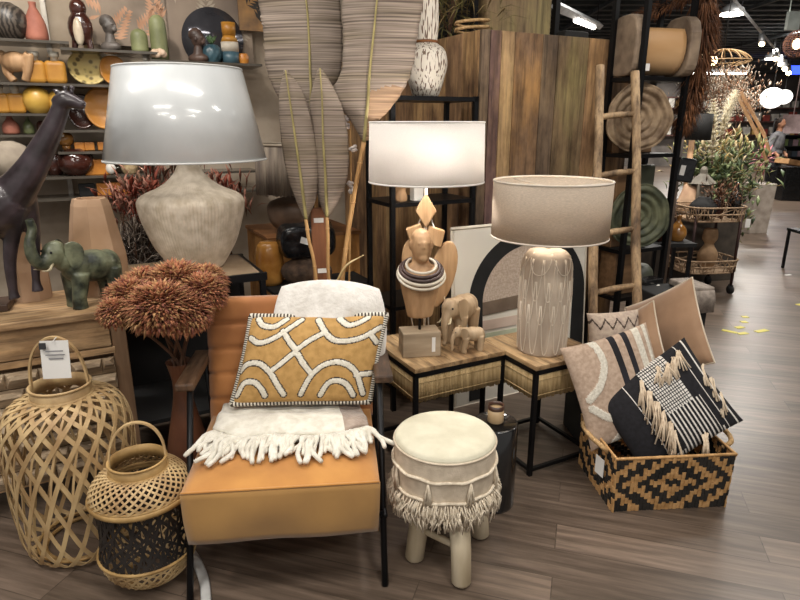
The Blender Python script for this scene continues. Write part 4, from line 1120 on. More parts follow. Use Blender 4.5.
# wrapped black parcels and jars on the counter front
FOIL = mk('black_film', '1e1f22', '101113', rough=.22, scale=10, bump=.6, bscale=22)
def parcel(label, loc, d, rz):
    m = MB()
    def f(a, b):
        th_ = 2*pi*a; ph = pi*(b-.5)
        def sg(x): return abs(x)**.45*(1 if x >= 0 else -1)
        p = V((sg(cos(ph))*sg(cos(th_))*d[0]/2, sg(cos(ph))*sg(sin(th_))*d[1]/2, d[2]/2+sg(sin(ph))*d[2]/2))
        return p*(1+.09*noise.noise(p*14))
    m.grid(f, 40, 24); o = m.build('wrapped_parcel', FOIL, loc=loc, rz=rz, weld=True); tag(o, label, 'parcel', 'black film wrapped parcels')
    return o
def onC(u, v, Y): return at(u, v, Y)
# pouffe + basket in front of the counter (lower, seen between lamp and canes)
pz = at(283, 292, 3.30); 
lowT = thing('low_shelf', 'low dark shelf unit behind the armchair holding wrapped parcels', 'shelf', V((-.66, 3.22, 0)), TH)
for zz in (.10, .69):
    m = MB(); m.box((.26, .14, zz), (.60, .30, .02)); m.build('board', BLK, lowT)
for sx in (-.03, .55):
    for sy in (.0, .28):
        m = MB(); m.box((sx, sy, .35), (.02, .02, .70)); m.build('upright', BLACK, lowT)
p0 = L2W((-.66, 3.22, 0), .10, .15, .70)
pcl = parcel('black film wrapped parcel with price label under the thatch lamp', p0+V((.10, .02, .165)), (.32, .22, .19), .3)
HAIR = mk('brown_coil', '5b4636', '3a2c22', rough=.9, scale=25, bump=.6, bscale=40)
m = MB(); m.ell((0, 0, .085), (.15, .10, .085)); o = m.build('wicker_ball', HAIR, loc=p0+V((.10, -.02, 0))); tag(o, 'dark brown wicker ball under the black parcel behind the armchair', 'ball')
vz('ochre_jar', 'ochre glass jar beside the wrapped parcels', 'jar', p0+V((-.12, .02, .0)), [(.06, 0), (.075, .03), (.08, .14), (.07, .22), (.05, .25)], mk('ochre_glass', 'c08a45', '96622a', rough=.25))
m = MB(); m.box((0, 0, 0), (.06, .002, .035), Rot(-10, 20, 10)); 
tk = m.build('price_label', PAPER, loc=(-.02, -.112, .11), parent=None); tk.parent = pcl

# dried bundles on the low stand left of the urn lamp
stn = thing('plant_stand', 'white stand with dried bundles behind the dresser', 'stand', V((-1.62, 3.42, 0)), TH)
m = MB()
for zz in (.35, .60, .85): m.box((.30, .14, zz), (.66, .30, .025))
m.build('shelf', WHITE, stn)
for sx in (-.01, .61):
    m = MB(); m.box((sx, .14, .435), (.02, .30, .87)); m.build('side_panel', BLK, stn)
m = MB(); m.box((.30, .285, .44), (.64, .012, .84)); m.build('back_panel', BLK, stn)  # added black back, darkens the view through the stand
def bundle(name, label, cat, base, top, n, spread, ln, w, mats, seed, head=.5, leafy=True, group=None, kind=None, stemz=True):
    """bundle of dried stalks: base point, top point of the crown"""
    r_ = random.Random(seed); o = thing(name, label, cat, base, 0, group); ax = V(top)-V(base)
    m = MB()
    for k in range(n):
        f = r_.uniform(head, 1.0)
        e = ax*f+V((r_.gauss(0, spread), r_.gauss(0, spread*.7), r_.gauss(0, spread*.5)))
        d = (e*.5+V((r_.gauss(0, spread), r_.gauss(0, spread), r_.gauss(0, spread)))*1.2).normalized()
        if leafy: m.leaf(e, d, ln*r_.uniform(.6, 1.2), w*r_.uniform(.7, 1.2), None, r_.randrange(len(mats)), .2)
        else:
            q = e+d*ln*.5+V((r_.gauss(0, w*2), r_.gauss(0, w*2), r_.gauss(0, w*2)))
            m.tube([e*.8, e, q, e+d*ln], [w*.7, w*.7, w*.5, w*.3], 4, mi=r_.randrange(len(mats)))
    m.build('foliage', mats, o)
    if stemz:
        m = MB()
        for k in range(7):
            e = ax*.75+V((r_.gauss(0, spread*.6), r_.gauss(0, spread*.6), 0)); m.tube([V((r_.uniform(-.012, .012), r_.uniform(-.012, .012), .0)), e*.5, e], .004, 5)
        m.build('stem', STEM, o)
    return o
PRT = [mk('protea_red', 'a5553f', '7c392b', rough=.8), mk('protea_pink', 'b98774', '94604f', rough=.8), mk('protea_brown', '7d5b46', '5a3e2e', rough=.8)]
TWG = [mk('twig_grey', '85766a', '5c5047', rough=.9), mk('twig_pale', 'b3a596', '8b7d70', rough=.9), mk('twig_dark', '54483f', '372e28', rough=.9)]
bundle('protea_bundle', 'reddish dried protea bundle behind the urn lamp neck', 'dried flowers', at(155, 262, 3.5), at(163, 180, 3.5), 240, .11, .13, .022, PRT, 3, .6)
bundle('protea_bundle', 'pinkish dried protea bundle above the grey twigs', 'dried flowers', at(128, 262, 3.45), at(133, 195, 3.45), 150, .075, .12, .022, PRT[:2], 4, .6)
bundle('twig_bundle', 'tangled grey twig bundle between the terracotta vase and the urn lamp', 'dried twigs', at(138, 272, 3.40), at(142, 228, 3.40), 420, .075, .10, .005, TWG, 5, .1, leafy=False)
bundle('protea_bundle', 'dark red dried bundle seen between the urn lamp and the thatch shade', 'dried flowers', at(232, 262, 3.9), at(222, 185, 3.9), 140, .085, .12, .022, PRT, 6, .6)
# =================== GLASS SHELVES WITH VASES ===================
GLS = mk('smoked_glass_shelf', '5a544c', '4a453e', rough=.2)
r27 = Matrix.Rotation(TH, 3, 'Z')
def SH(u, v, y=.10):
    """point on the vertical plane y metres behind the shelf fronts, seen at (u,v)"""
    n = E2; o = SO+E2*y; d = ray(u, v); c = V((0, 0, CH)); return c+d*((o-c).dot(n)/d.dot(n))
shz = {}
def shelf(key, u0, v0, u1, label, dpt=.26):
    a = SH(u0, v0, 0); b = SH(u1, v0, 0); z = a.z; L_ = (b-a).dot(E1)
    m = MB(); m.box((L_/2, dpt/2, -.008), (L_, dpt, .016)); o = m.build('glass_shelf', GLS, loc=a, rz=TH); tag(o, label, 'shelf', None); shz[key] = z
shelf('A1', -30, 36, 68, 'topmost smoked shelf holding the zebra pot and pink bottle', .30)
shelf('A2', 60, 47, 158, 'upper smoked shelf under the grey bust', .30)
shelf('A3', 150, 59, 262, 'upper smoked shelf behind the urn lamp shade', .30)
shelf('B', -30, 81, 128, 'second smoked shelf with square mustard bottles', .30)
shelf('C', -30, 113, 66, 'smoked shelf with round yellow vases', .30)
shelf('D', 62, 130, 150, 'smoked shelf below the amber leaf plate', .30)
shelf('E', -30, 135, 64, 'smoked shelf with pink bottle and green bottle', .30)
shelf('F', 58, 152, 150, 'short smoked shelf with amber square candles', .30)
shelf('G', -30, 180, 260, 'lower smoked shelf with the wine red glass vase', .30)
shelf('H', -30, 203, 260, 'lowest smoked shelf with orange boxes', .30)
m = MB()
for u in (57, 150):
    a = SH(u, 100, .33); m.box(V((0, 0, 0))+V(((a-SO).dot(E1), .36, 1.4)), (.03, .02, 2.8))
o = m.build('trim_1', mk('shelf_rail', 'b9b2a7', '9a938a', rough=.4, metal=.5), loc=SO, rz=TH); struct(o)
AMB = mk('mustard_ceramic', 'c8923c', 'a8722a', rough=.4, scale=6); LEM = mk('lemon_ceramic', 'd7b055', 'c0923c', rough=.35, scale=4); CLR = mk('clear_stopper', 'd8d2c4', 'b9b3a5', rough=.2)
PNK = mk('pink_terracotta', 'b0705c', '8f5545', rough=.7); GRN = mk('moss_glass', '6f7550', '4d5338', rough=.3); BRG = mk('brown_glaze', '4b2a20', '2c1713', rough=.2, coat=.5); GRY = mk('bust_grey', '6e6660', '47413c', rough=.5)
WIN = mk('wine_glass', '4e2a22', '2e1713', rough=.12, coat=.6); ORG = mk('orange_ceramic', 'd08a3a', 'b06c28', rough=.4); AMG = mk('amber_glass', 'a9783c', '7a5022', rough=.12, coat=.6); TEA = mk('teal_blue', '4a6672', '344b56', rough=.4)
def shi(u, v, key, y=.10):
    p = SH(u, v, y); p.z = shz[key]; return p
def sq_bottle(u, w, h, key, label, y=.10):
    p = shi(u, 100, key, y); k = pxm(p); t = thing('square_bottle', label, 'bottle', p, TH, 'square mustard bottles')
    m = MB(); m.box((0, 0, h*k*.44), (w*k, w*k*.55, h*k*.88)); m.build('body', AMB, t, bevel=w*k*.22, seg=4)
    m = MB(); m.lathe([(w*k*.2, h*k*.86), (w*k*.18, h*k*1.0), (w*k*.26, h*k*1.02), (w*k*.26, h*k*1.2)], 16); m.build('stopper', CLR, t)
sq_bottle(40, 19, 25, 'B', 'square mustard bottle beside the carved brown figure')
sq_bottle(60, 19, 25, 'B', 'square mustard bottle beside the speckled leaf plate')
sq_bottle(1, 14, 22, 'C', 'square mustard bottle cut by the picture edge')
sq_bottle(16, 16, 22, 'C', 'square mustard bottle beside the larger round yellow vase')
def rvase(u, wpx, hpx, key, label, mat_, prof=None, name='vase', cat='vase', y=.10, group=None):
    p = shi(u, 100, key, y); k = pxm(p); r = wpx*k/2; h = hpx*k
    pr = prof or [(.5, 0), (.85, .2), (1, .5), (.8, .82), (.35, .98), (.3, 1)]
    return vz(name, label, cat, p, [(a*r, b*h) for a, b in pr], mat_, group)
rvase(37, 26, 26, 'C', 'larger round lemon yellow vase on the smoked shelf', LEM, name='round_vase', group='round yellow vases')
rvase(58, 20, 22, 'C', 'smaller round yellow vase behind the giraffe neck', LEM, name='round_vase', group='round yellow vases')
BOT = [(.7, 0), (1, .1), (.95, .45), (.45, .72), (.32, .85), (.42, 1)]
rvase(6, 15, 20, 'E', 'dusty pink bottle low on the smoked shelf', PNK, BOT, 'bottle', 'bottle')
rvase(24, 10, 18, 'E', 'small moss green bottle on the smoked shelf', GRN, BOT, 'bottle', 'bottle')
rvase(40, 14, 13, 'E', 'small brown glazed jar on the smoked shelf', BRG, [(.8, 0), (1, .3), (.9, .8), (.6, 1)], 'jar', 'jar')
rvase(47, 21, 36, 'A1', 'dusty pink tapered bottle on the topmost shelf', PNK, [(.85, 0), (1, .12), (.9, .45), (.5, .75), (.3, .88), (.34, 1)], 'bottle', 'bottle')
ZEB = mk('zebra_glaze', '5a5148', '2f2a26', rough=.4, scale=14, pat='wave', dist=6)
rvase(22, 34, 34, 'A1', 'dark patterned pot on the topmost shelf', ZEB, None, 'patterned_pot', 'pot')
GRNB = mk('sage_glaze', '8b8f66', '6a6e4a', rough=.5)
rvase(146, 16, 22, 'A2', 'short sage green capsule vase on the upper shelf', GRNB, [(1, 0), (1, .6), (.85, .85), (.4, .98), (.1, 1)], 'capsule_vase', 'vase')
rvase(165, 16, 42, 'A3', 'tall sage green capsule vase on the upper shelf', GRNB, [(1, 0), (1, .7), (.85, .9), (.4, .99), (.1, 1)], 'capsule_vase', 'vase')
p = shi(157, 50, 'A3', .04); k = pxm(p); t = thing('shell_flower', 'pale ceramic flower ornament before the green capsule vase', 'ornament', p)
m = MB(); r_ = random.Random(4)
for j in range(14):
    a = j*2.4; m.ell(V((cos(a)*7*k*((j % 3)/2), sin(a)*2*k-.01, (6+sin(a*1.3)*5)*k)), (3.4*k, 2.4*k, 3.4*k), None, 10, 7)
m.build('petals', mk('shell_pink', 'd8bfa6', 'b89a80', rough=.6), t)
def bust(u, hpx, key, label, mat_, y=.10, yaw=0):
    p = shi(u, 40, key, y); k = pxm(p)*hpx; t = thing('head_bust', label, 'bust', p, yaw, 'head busts on the shelves')
    m = MB(); m.ell((0, 0, .12*k), (.34*k, .20*k, .16*k)); m.tube([(0, 0, .1*k), (.02*k, 0, .5*k)], [.18*k, .11*k], 14); m.ell((.03*k, 0, .68*k), (.21*k, .18*k, .25*k)); m.ell((-.04*k, 0, .80*k), (.22*k, .19*k, .2*k))
    m.ell((.2*k, 0, .58*k), (.07*k, .09*k, .06*k)); m.ell((.24*k, 0, .66*k), (.045*k, .04*k, .06*k)); m.ell((.05*k, -.18*k, .66*k), (.05*k, .03*k, .07*k)); m.ell((.21*k, -.07*k, .72*k), (.04*k, .04*k, .03*k)); m.ell((.215*k, 0, .535*k), (.04*k, .07*k, .025*k))
    m.build('head', mat_, t, remesh=.02*k, smooth_it=2)
bust(110, 34, 'A2', 'grey head bust on the upper smoked shelf', GRY, yaw=-.3)
bust(197, 32, 'A3', 'dark brown head bust above the urn lamp shade', mk('bust_brown', '5b463c', '3a2b25', rough=.5), yaw=-.2)
p = shi(82, 40, 'A2'); k = pxm(p); t = thing('bird_figurine', 'glossy brown rounded figure with pale breast on upper shelf', 'figurine', p)
m = MB(); m.ell((0, 0, 20*k), (12*k, 9*k, 16*k)); m.ell((0, 0, 38*k), (8*k, 7*k, 9*k)); m.tube([(-8*k, 0, 0), (-7*k, 0, 12*k)], 3*k, 8); m.tube([(8*k, 0, 0), (7*k, 0, 12*k)], 3*k, 8); m.build('body', BRG, t, remesh=.006, smooth_it=2)
m = MB(); m.ell((1*k, -6.5*k, 16*k), (5*k, 4.5*k, 13*k)); m.build('breast', mk('cream_glaze', 'd8cbb4', 'b8a890', rough=.4), t)
rvase(96, 9, 30, 'A2', 'slim pale yellow figurine behind the grey bust', mk('pale_yellow', 'cdb583', 'a8905f', rough=.5), BOT, 'slim_ornament', 'ornament', y=.2)
p = shi(14, 60, 'B'); k = pxm(p); t = thing('ape_figurine', 'carved brown animal figure crouching on second shelf', 'figurine', p)
m = MB(); m.ell((0, 0, 20*k), (13*k, 8*k, 10*k)); m.tube(spl([(-9*k, 0, 20*k), (-9*k, 0, 10*k), (-3*k, 0, 1.5*k)], 4), 4*k, 8); m.tube(spl([(10*k, 0, 22*k), (16*k, 0, 27*k), (13*k, 0, 14*k), (8*k, 0, 2*k)], 4), 4*k, 8); m.ell((-12*k, 0, 24*k), (6*k, 6*k, 7*k)); m.build('body', BW, t, remesh=.007, smooth_it=2)
rvase(36, 10, 30, 'B', 'pale green bottle behind the mustard bottles on second shelf', mk('celadon', 'a3a886', '838868', rough=.3), BOT, 'bottle', 'bottle', y=.24)
LFP = mk('speckled_plate', 'd9c27c', '7c6a3c', rough=.4, scale=26, pat='voronoi', lo=.25, hi=.45); ORP = mk('amber_plate', 'd99a49', 'bd7c30', rough=.35, scale=4)
def plate(u, w, h, key, label, mat_, y=.16, roll=0, hole=False):
    p = shi(u, 60, key, y); k = pxm(p); M = r27.to_4x4() @ Matrix.Rotation(radians(-14), 4, 'X')
    m = MB(); K = 40
    def f(a, b):
        th_ = 2*pi*a; q = b; r = 1-.10*max(0, cos(th_-pi/2-roll))**8
        return V((w*k/2*q*r*cos(th_), -.02*(q*q)*1.2, h*k/2+h*k/2*q*r*sin(th_)))
    m.grid(f, K, 10); o = m.build('display_plate', mat_, solid=.008, weld=True); o.matrix_world = Matrix.Translation(p) @ M
    tag(o, label, 'plate'); return o
plate(87, 36, 34, 'B', 'speckled yellow leaf shaped plate standing on the second shelf', LFP)
plate(112, 24, 30, 'B', 'amber plate half hidden by the urn lamp shade', ORP, y=.14)
plate(97, 34, 42, 'D', 'large amber leaf plate behind the giraffe head', ORP, y=.17)
plate(74, 26, 36, 'D', 'brown oval plate behind the amber leaf plate', BRG, y=.22)
for u, lb in ((80, 'amber square candle nearest the amber glass ball'), (90, 'amber square candle in the middle of its row'), (103, 'amber square candle beside the urn lamp shade')):
    p = shi(u, 150, 'F'); k = pxm(p); m = MB(); m.box((0, 0, 4.5*k), (9*k, 9*k, 8*k)); o = m.build('square_candle', ORG, loc=p, rz=TH, bevel=.006); tag(o, lb, 'candle', 'amber square candles')
rvase(67, 34, 26, 'G', 'round wine red glass vase on the lower shelf', WIN, [(.5, 0), (.9, .25), (1, .5), (.85, .8), (.4, 1)], 'glass_vase', 'vase')
p = shi(67, 150, 'G'); k = pxm(p); m = MB(); m.ell((0, 0, 35*k), (7.5*k, 7.5*k, 7.5*k)); m.tube([(0, 0, 25*k), (0, 0, 29*k)], 4*k, 12); o = m.build('glass_ball', AMG, loc=p); tag(o, 'amber glass ball stopper on the wine red vase', 'ornament')
rvase(44, 22, 20, 'G', 'wine red glass bowl behind the giraffe neck', WIN, [(.5, 0), (.9, .3), (1, .6), (.9, 1)], 'glass_bowl', 'bowl', y=.2)
for u, lb in ((97, 'orange rectangular planter on the lower shelf'),):
    p = shi(u, 170, 'G'); k = pxm(p); m = MB(); m.box((0, 0, 7.5*k), (24*k, 12*k, 15*k), None, 0, 1.12); o = m.build('planter_box', ORG, loc=p, rz=TH, bevel=.006); tag(o, lb, 'planter')
rvase(121, 16, 14, 'G', 'beige textured cup on the lower shelf', mk('beige_coral', 'd0b890', 'ad936a', rough=.8, scale=40, bump=.5), [(.7, 0), (1, .4), (.9, 1)], 'textured_cup', 'cup')
p = shi(111, 170, 'G', .05); k = pxm(p); t = thing('bird_ornament', 'small white ceramic bird beside the orange planter', 'figurine', p); m = MB(); m.ell((0, 0, 6*k), (5*k, 3.5*k, 5.5*k)); m.ell((-3*k, 0, 12*k), (2.6*k,)*3); m.leaf((-5*k, 0, 12*k), (-1, 0, -.2), 4*k, 1.6*k); m.leaf((4*k, 0, 6*k), (1, 0, .3), 6*k, 4*k); m.build('body', WHITE, t, remesh=.004, smooth_it=1)
for u, w, lb in ((106, 15, 'orange box low behind the terracotta vase'), (121, 16, 'orange box low beside the protea bundle'), (88, 15, 'dark box low behind the giraffe')):
    p = shi(u, 195, 'H'); k = pxm(p); m = MB(); m.box((0, 0, 6*k), (w*k, 10*k, 12*k)); o = m.build('storage_box', ORG if 'orange' in lb else BLK, loc=p, rz=TH, bevel=.005); tag(o, lb, 'box')
PIN = [mk('pine_teal', '43606b', '2c434d', rough=.35), mk('pine_green', '5f7a4f', '425a38', rough=.7)]
p = shi(212, 50, 'A3'); k = pxm(p); t = thing('pineapple_vase', 'blue pineapple vase with green leaf crown on upper shelf', 'vase', p)
m = MB(); m.lathe(smp([(6*k, 0), (9*k, 6*k), (8.5*k, 13*k), (5*k, 17*k)], 6), 28, flute=lambda a, t_: .06*sin(a*9+t_*12)+.06*sin(a*9-t_*12)); m.build('body', PIN[0], t)
m = MB()
for j in range(14): a = j*2.4; m.leaf((0, 0, 16*k), (cos(a)*.6, sin(a)*.6, 1), (12-j*.2)*k, 5*k)
m.build('leaf_crown', PIN[1], t)
p = shi(230, 50, 'A3'); k = pxm(p); t = thing('banded_jar', 'banded jar with amber neck and blue foot on upper shelf', 'jar', p)
for z0, z1, r0, r1, mm, nm in ((0, 11, 8.5, 8.5, TEA, 'foot'), (11, 20, 8.5, 8.5, mk('cream_band', 'd5cbbb', 'b5ab9b', rough=.5), 'band'), (20, 26, 8.5, 6, AMB, 'shoulder'), (26, 38, 6.4, 6.8, AMB, 'neck')):
    m = MB(); m.lathe([(r0*k, z0*k), (r1*k, z1*k)], 28); m.build(nm, mm, t)
rvase(246, 11, 10, 'A3', 'small orange votive at the end of upper shelf', ORG, [(.8, 0), (1, .5), (.8, 1)], 'votive', 'candle')
# botanical prints standing against the wall
def leafprint(u0, v0, u1, v1, y, label, bg, fg, seed):
    a = SH(u0, v1, y); b = SH(u1, v0, y); w = (b-a).dot(E1); h = b.z-a.z
    t = thing('botanical_print', label, 'picture', a, TH, 'botanical leaf prints on the back wall')
    m = MB(); m.box((w/2, .01, h/2), (w, .018, h)); bd = m.build('board', bg, t)
    r_ = random.Random(seed)
    for j in range(9):
        m = MB()
        c = V((r_.uniform(.1, .9)*w, 0, r_.uniform(.05, .9)*h)); an = r_.uniform(.4, 2.6); L_ = min(.4, h*.3)
        for i in range(9):
            f = i/8; q = c+V((cos(an), 0, sin(an)))*L_*f
            for s_ in (-1, 1):
                aa = an+s_*.9; e = q+V((cos(aa), 0, sin(aa)))*L_*.5*(1-f*.6)
                mid = (q+e)/2; nn = V((-sin(aa), 0, cos(aa)))*.012
                pts = [q, mid+nn, e, mid-nn]
                if all(0 < p.x < w and 0 < p.z < h for p in pts): m.add([(p.x, -.0005, p.z) for p in pts]+[(p.x, .002, p.z) for p in pts], [(0, 1, 2, 3), (0, 4, 5, 1), (1, 5, 6, 2), (2, 6, 7, 3), (3, 7, 4, 0)])
        if m.v: m.build('leaf_print', fg, bd)
PBG = mk('print_taupe', '9d8c7b', '85766a', rough=.8, scale=3)
leafprint(170, -60, 246, 60, .30, 'grey botanical print with pale fronds behind the upper shelf', PBG, mk('frond_pale', 'c5b8a5', 'a89b88', rough=.8), 5)
leafprint(88, -60, 160, 44, .30, 'coral and grey botanical print behind the grey bust', mk('print_stone', 'a0907f', '7d6f62', rough=.8, scale=4), mk('frond_coral', 'cfa283', 'a97f63', rough=.8), 8)
leafprint(240, -70, 272, 30, .24, 'orange and black feather print beside the palm leaf', mk('print_orange', 'c0925c', '6d5847', rough=.8, scale=5), mk('frond_dark', '4a443f', '38332f', rough=.8), 9)
p = SH(213, 40, .26); k = pxm(p)
m = MB(); m.lathe([(.01, -.01), (30*k, -.008), (30*k, .008), (.01, .01)], 40, M=Rot(90)); o = m.build('wall_mirror', mk('smoked_mirror', '6b6a70', '5b5a60', rough=.12, metal=.7), loc=p+V((0, 0, 0)), rz=TH); tag(o, 'round smoked mirror behind the dark bust', 'mirror')
# dark wicker basket and stone disc near the giraffe
p = shi(20, 150, 'G', .12); k = pxm(p); t = thing('cane_basket', 'black cane grid basket on the lower shelf behind the giraffe', 'basket', p)
m = MB()
for j in range(12):
    a = 2*pi*j/12; m.tube([(15*k*cos(a), 9*k*sin(a), 0), (19*k*cos(a), 11*k*sin(a), 30*k)], .006, 6)
for zz in (0, 8, 16, 24, 30): hoop2 = [((15+zz*.13)*k*cos(2*pi*i/30), (9+zz*.07)*k*sin(2*pi*i/30), zz*k) for i in range(30)]; m.tube(hoop2, .006, 6, closed=True)
m.build('weave', BLACK, t)
rvase(0, 40, 36, 'G', 'pale stone ball vase on the lower shelf behind the giraffe neck', mk('pale_stone', 'b5a896', '94887a', rough=.9, scale=8), None, 'stone_vase', 'vase', y=.04)
# tufted ottoman-like amber drums low between urn lamp and counter
# =================== RACK WITH LOG STOOLS AND ROUND PLATES ===================
RO = V((1.41, 3.74, 0)); rk = thing('display_rack', 'tall black metal rack holding carved round wooden plates', 'rack', RO, TH)
rw, rd, rh = .39, .24, 2.75
for sx in (0, rw):
    for sy in (0, rd):
        m = MB(); m.box((sx, sy, rh/2), (.03, .03, rh)); m.build('upright', BLACK, rk)
RZ = [.30, .72, 1.16, 1.62+.11]
def RP(x, y, z): return L2W(RO, x, y, z)
rz_ = [at(640, 290, 3.85).z-.03, at(640, 245, 3.85).z-.02, at(640, 152, 3.85).z-.01, at(660, 77, 3.85).z]
for zz in rz_:
    m = MB(); m.box((rw/2, rd/2, zz-.012), (rw, rd, .024)); m.build('shelf', BLACK, rk)
CTW = mk('carved_round_wood', 'a38c70', '5f4a36', rough=.7, scale=12, bump=.3); GRW = mk('carved_green_wood', '6a6c52', '33382a', rough=.65, scale=10, bump=.3)
def roundplate(u, v, Y, rpx, zbase, mat_, label, seed):
    c = at(u, v, Y); r = rpx*pxm(c); c.z = zbase+r*1.05
    m = MB(); pr = [(0.002, -.012)]
    for i in range(26):
        f = (i+1)/26; pr.append((r*f, -.012-.020*abs(sin(f*pi*4.2))-.02*f*f))
    pr += [(r*.98, -.01), (r*.5, .012), (.002, .014)]
    rr = random.Random(seed); w1 = rr.uniform(0, 6)
    m.lathe(pr, 56, M=Rot(-90), flute=lambda a, t: .035*sin(3*a+w1)*t+.02*sin(7*a+2*w1)*t, cap=False)
    o = m.build('carved_plate', mat_, loc=c, rz=.05); tag(o, label, 'plate', 'carved round plates on the rack'); return o
roundplate(637, 115, 3.86, 33, rz_[2], CTW, 'brown carved spiral wooden plate on the rack beside the ladder top', 1)
roundplate(637, 214, 3.86, 31, rz_[1], GRW, 'green carved concentric plate on the rack beside the ladder', 2)
# blocks on the shelves
BLKW = wood('block_brown', '8a6a4a', '60462f', 'x', 3); GRBL = mk('block_green', '4d5040', '2f3128', rough=.5, scale=5)
m = MB(); m.box((0, 0, .15), (.24, .13, .30)); o = m.build('wooden_box', BLKW, loc=RP(.14, .13, rz_[0]), rz=TH, bevel=.006); tag(o, 'square brown wooden box with white ticket low on the rack', 'box')
m = MB(); m.box((-.07, -.067, .09), (.03, .003, .05)); m.build('ticket', PAPER, o)
m = MB(); m.lathe(smp([(.05, 0), (.085, .03), (.085, .12), (.05, .17)], 4), 24); o = m.build('green_bowl', GRBL, loc=RP(.335, .13, rz_[0])); tag(o, 'dark green pot low on the rack beside brown box', 'pot')
m = MB(); m.box((0, 0, .24), (.20, .10, .48)); o = m.build('wooden_box', BLKW, loc=RP(.12, .17, rz_[1]), rz=TH, bevel=.006); tag(o, 'brown wooden box behind the green carved plate', 'box')
m = MB(); m.box((0, 0, .26), (.14, .08, .52)); o = m.build('green_crate', GRBL, loc=RP(.305, .17, rz_[1]), rz=TH, bevel=.01); tag(o, 'dark green cube behind the green carved plate', 'box')
m = MB(); m.box((0, 0, .17), (.30, .06, .34)); o = m.build('wooden_box', BLKW, loc=RP(.20, .19, rz_[2]), rz=TH, bevel=.006); tag(o, 'brown wooden box behind the brown carved spiral plate', 'box')
# log stool on top: barrel with two live-edge slabs
lg = thing('log_stool', 'pale wooden trough with two live edge slab ends on top of the rack', 'stool', RP(.19, .10, rz_[3]), TH-.25)
TRW = mk('pale_trough', 'c9a47a', 'ab8458', rough=.5, scale=4, st=(.3, 1, 1)); SLB = mk('live_edge', '8f7c68', '5e4e40', rough=.8, scale=9, bump=.4)
m = MB()
m.grid(lambda a, b: V((-.14+.28*a, .11*cos(pi*(b*1.5+.75)), .165+.14*sin(pi*(b*1.5+.75)))), 10, 24); m.build('trough', TRW, lg, solid=.02)
for sx in (-.17, .19):
    m = MB(); out = []
    rr = random.Random(int(sx*100)+50)
    for j in range(26):
        a = 2*pi*j/26; c_, s_ = cos(a), sin(a); out.append((.135*abs(c_)**.6*(1 if c_ > 0 else -1)+rr.uniform(-.006, .006), .175+.172*abs(s_)**.6*(1 if s_ > 0 else -1)))
    m.prism(out, .075, Matrix.Rotation(radians(90), 4, 'Z'), c=(sx, 0, 0)); m.build('slab_end', SLB, lg, bevel=.012)
m = MB(); m.box((-.10, -.11, .05), (.03, .004, .04)); m.build('ticket', PAPER, lg)
# hanging brown pampas plume
PLM = [mk('plume_brown', '7a5238', '523422', rough=.95), mk('plume_rust', '95633f', '673f28', rough=.95)]
def plume(label, path, Y, wpx, n, mats, seed, group, stem_to=None):
    P3 = [at(u, v, Y) for u, v in path]; b = P3[0].copy(); o = thing('pampas_plume', label, 'dried grass', b, 0, group)
    P3 = spl([p-b for p in P3], 8); k = pxm(b); r_ = random.Random(seed); K = len(P3)
    m = MB(); m.tube(P3, .008, 6); m.build('stem', STEM, o)
    m = MB()
    for j in range(n):
        i = r_.uniform(.05, .98)*(K-1); q = P3[int(i)]; t = (P3[min(K-1, int(i)+1)]-P3[max(0, int(i)-1)]).normalized()
        ww = wpx*k*(sin(pi*(i/(K-1))**.8)**.6+.1)
        d = V((r_.gauss(0, 1), r_.gauss(0, 1), r_.gauss(0, 1))); d -= t*d.dot(t); d.normalize()
        e = q+d*ww*r_.uniform(.5, 1.05)+t*ww*.9; m.leaf(q, e-q, (e-q).length, .008, None, r_.randrange(len(mats)), .2)
    m.build('plume', mats, o); return o
plume('dark brown pampas plume hanging beside the rack uprights', [(706, -40), (704, 10), (699, 60), (688, 110), (678, 136)], 3.98, 23, 2200, PLM, 3, 'brown pampas plumes above the rack')
plume('brown pampas plume curling above the log stool', [(700, -20), (680, 0), (655, 12), (630, 18)], 4.15, 12, 500, PLM, 4, 'brown pampas plumes above the rack')
# small objects behind the ladder
m = MB(); m.box((0, 0, .13), (.16, .10, .26)); o = m.build('black_speaker', GBK, loc=RP(.08, -.16, 0)+V((0, 0, .42)), rz=TH, bevel=.01); tag(o, 'glossy black case with white marks behind the ladder foot', 'case')
m = MB(); m.tube(spl([(-.03, -.055, .20), (.0, -.075, .23), (.035, -.055, .2), (.035, -.055, .12)], 4), .006, 6); m.build('clasp', WHITE, o)
m = MB(); m.box((0, 0, .21), (.30, .18, .42)); o = m.build('crate_stack', BLKW, loc=RP(.08, -.16, 0), rz=TH, bevel=.006); tag(o, 'brown wooden crate supporting the glossy black case', 'crate')
# black box with white lettering and grey fringed throw behind cushions
q = fl(688, 330, 0); q = V((1.635, 3.50, 0))
m = MB(); m.box((0, 0, .325), (.36, .24, .65)); o = m.build('black_carton', BLK, loc=q, rz=.2, bevel=.01); tag(o, 'black carton with white lettering lines behind the velvet cushions', 'carton')
m = MB()
for zz, w in ((.605, .12), (.57, .10)):
    for j in range(7): m.box((-.02+j*w/7, -.122, zz), (w/7*.6, .003, .014))
m.build('lettering', PAPER, o)
ft = thing('folded_throw', 'folded grey throw with long fringe over the black carton', 'blanket', q+V((.115, -.015, .651)), .2)
GRT = mk('grey_throw', '9b9086', '7b7168', rough=.95, scale=30)
m = MB(); m.box((0, 0, .02), (.14, .24, .04)); m.build('cloth', GRT, ft, bevel=.01)
m = MB()
for j in range(22): x = -.06+.12*j/21; m.tube([(x, -.12, .02), (x, -.135, -.02), (x+.004*sin(j), -.135, -.11)], .005, 5)
m.build('fringe', GRT, ft)
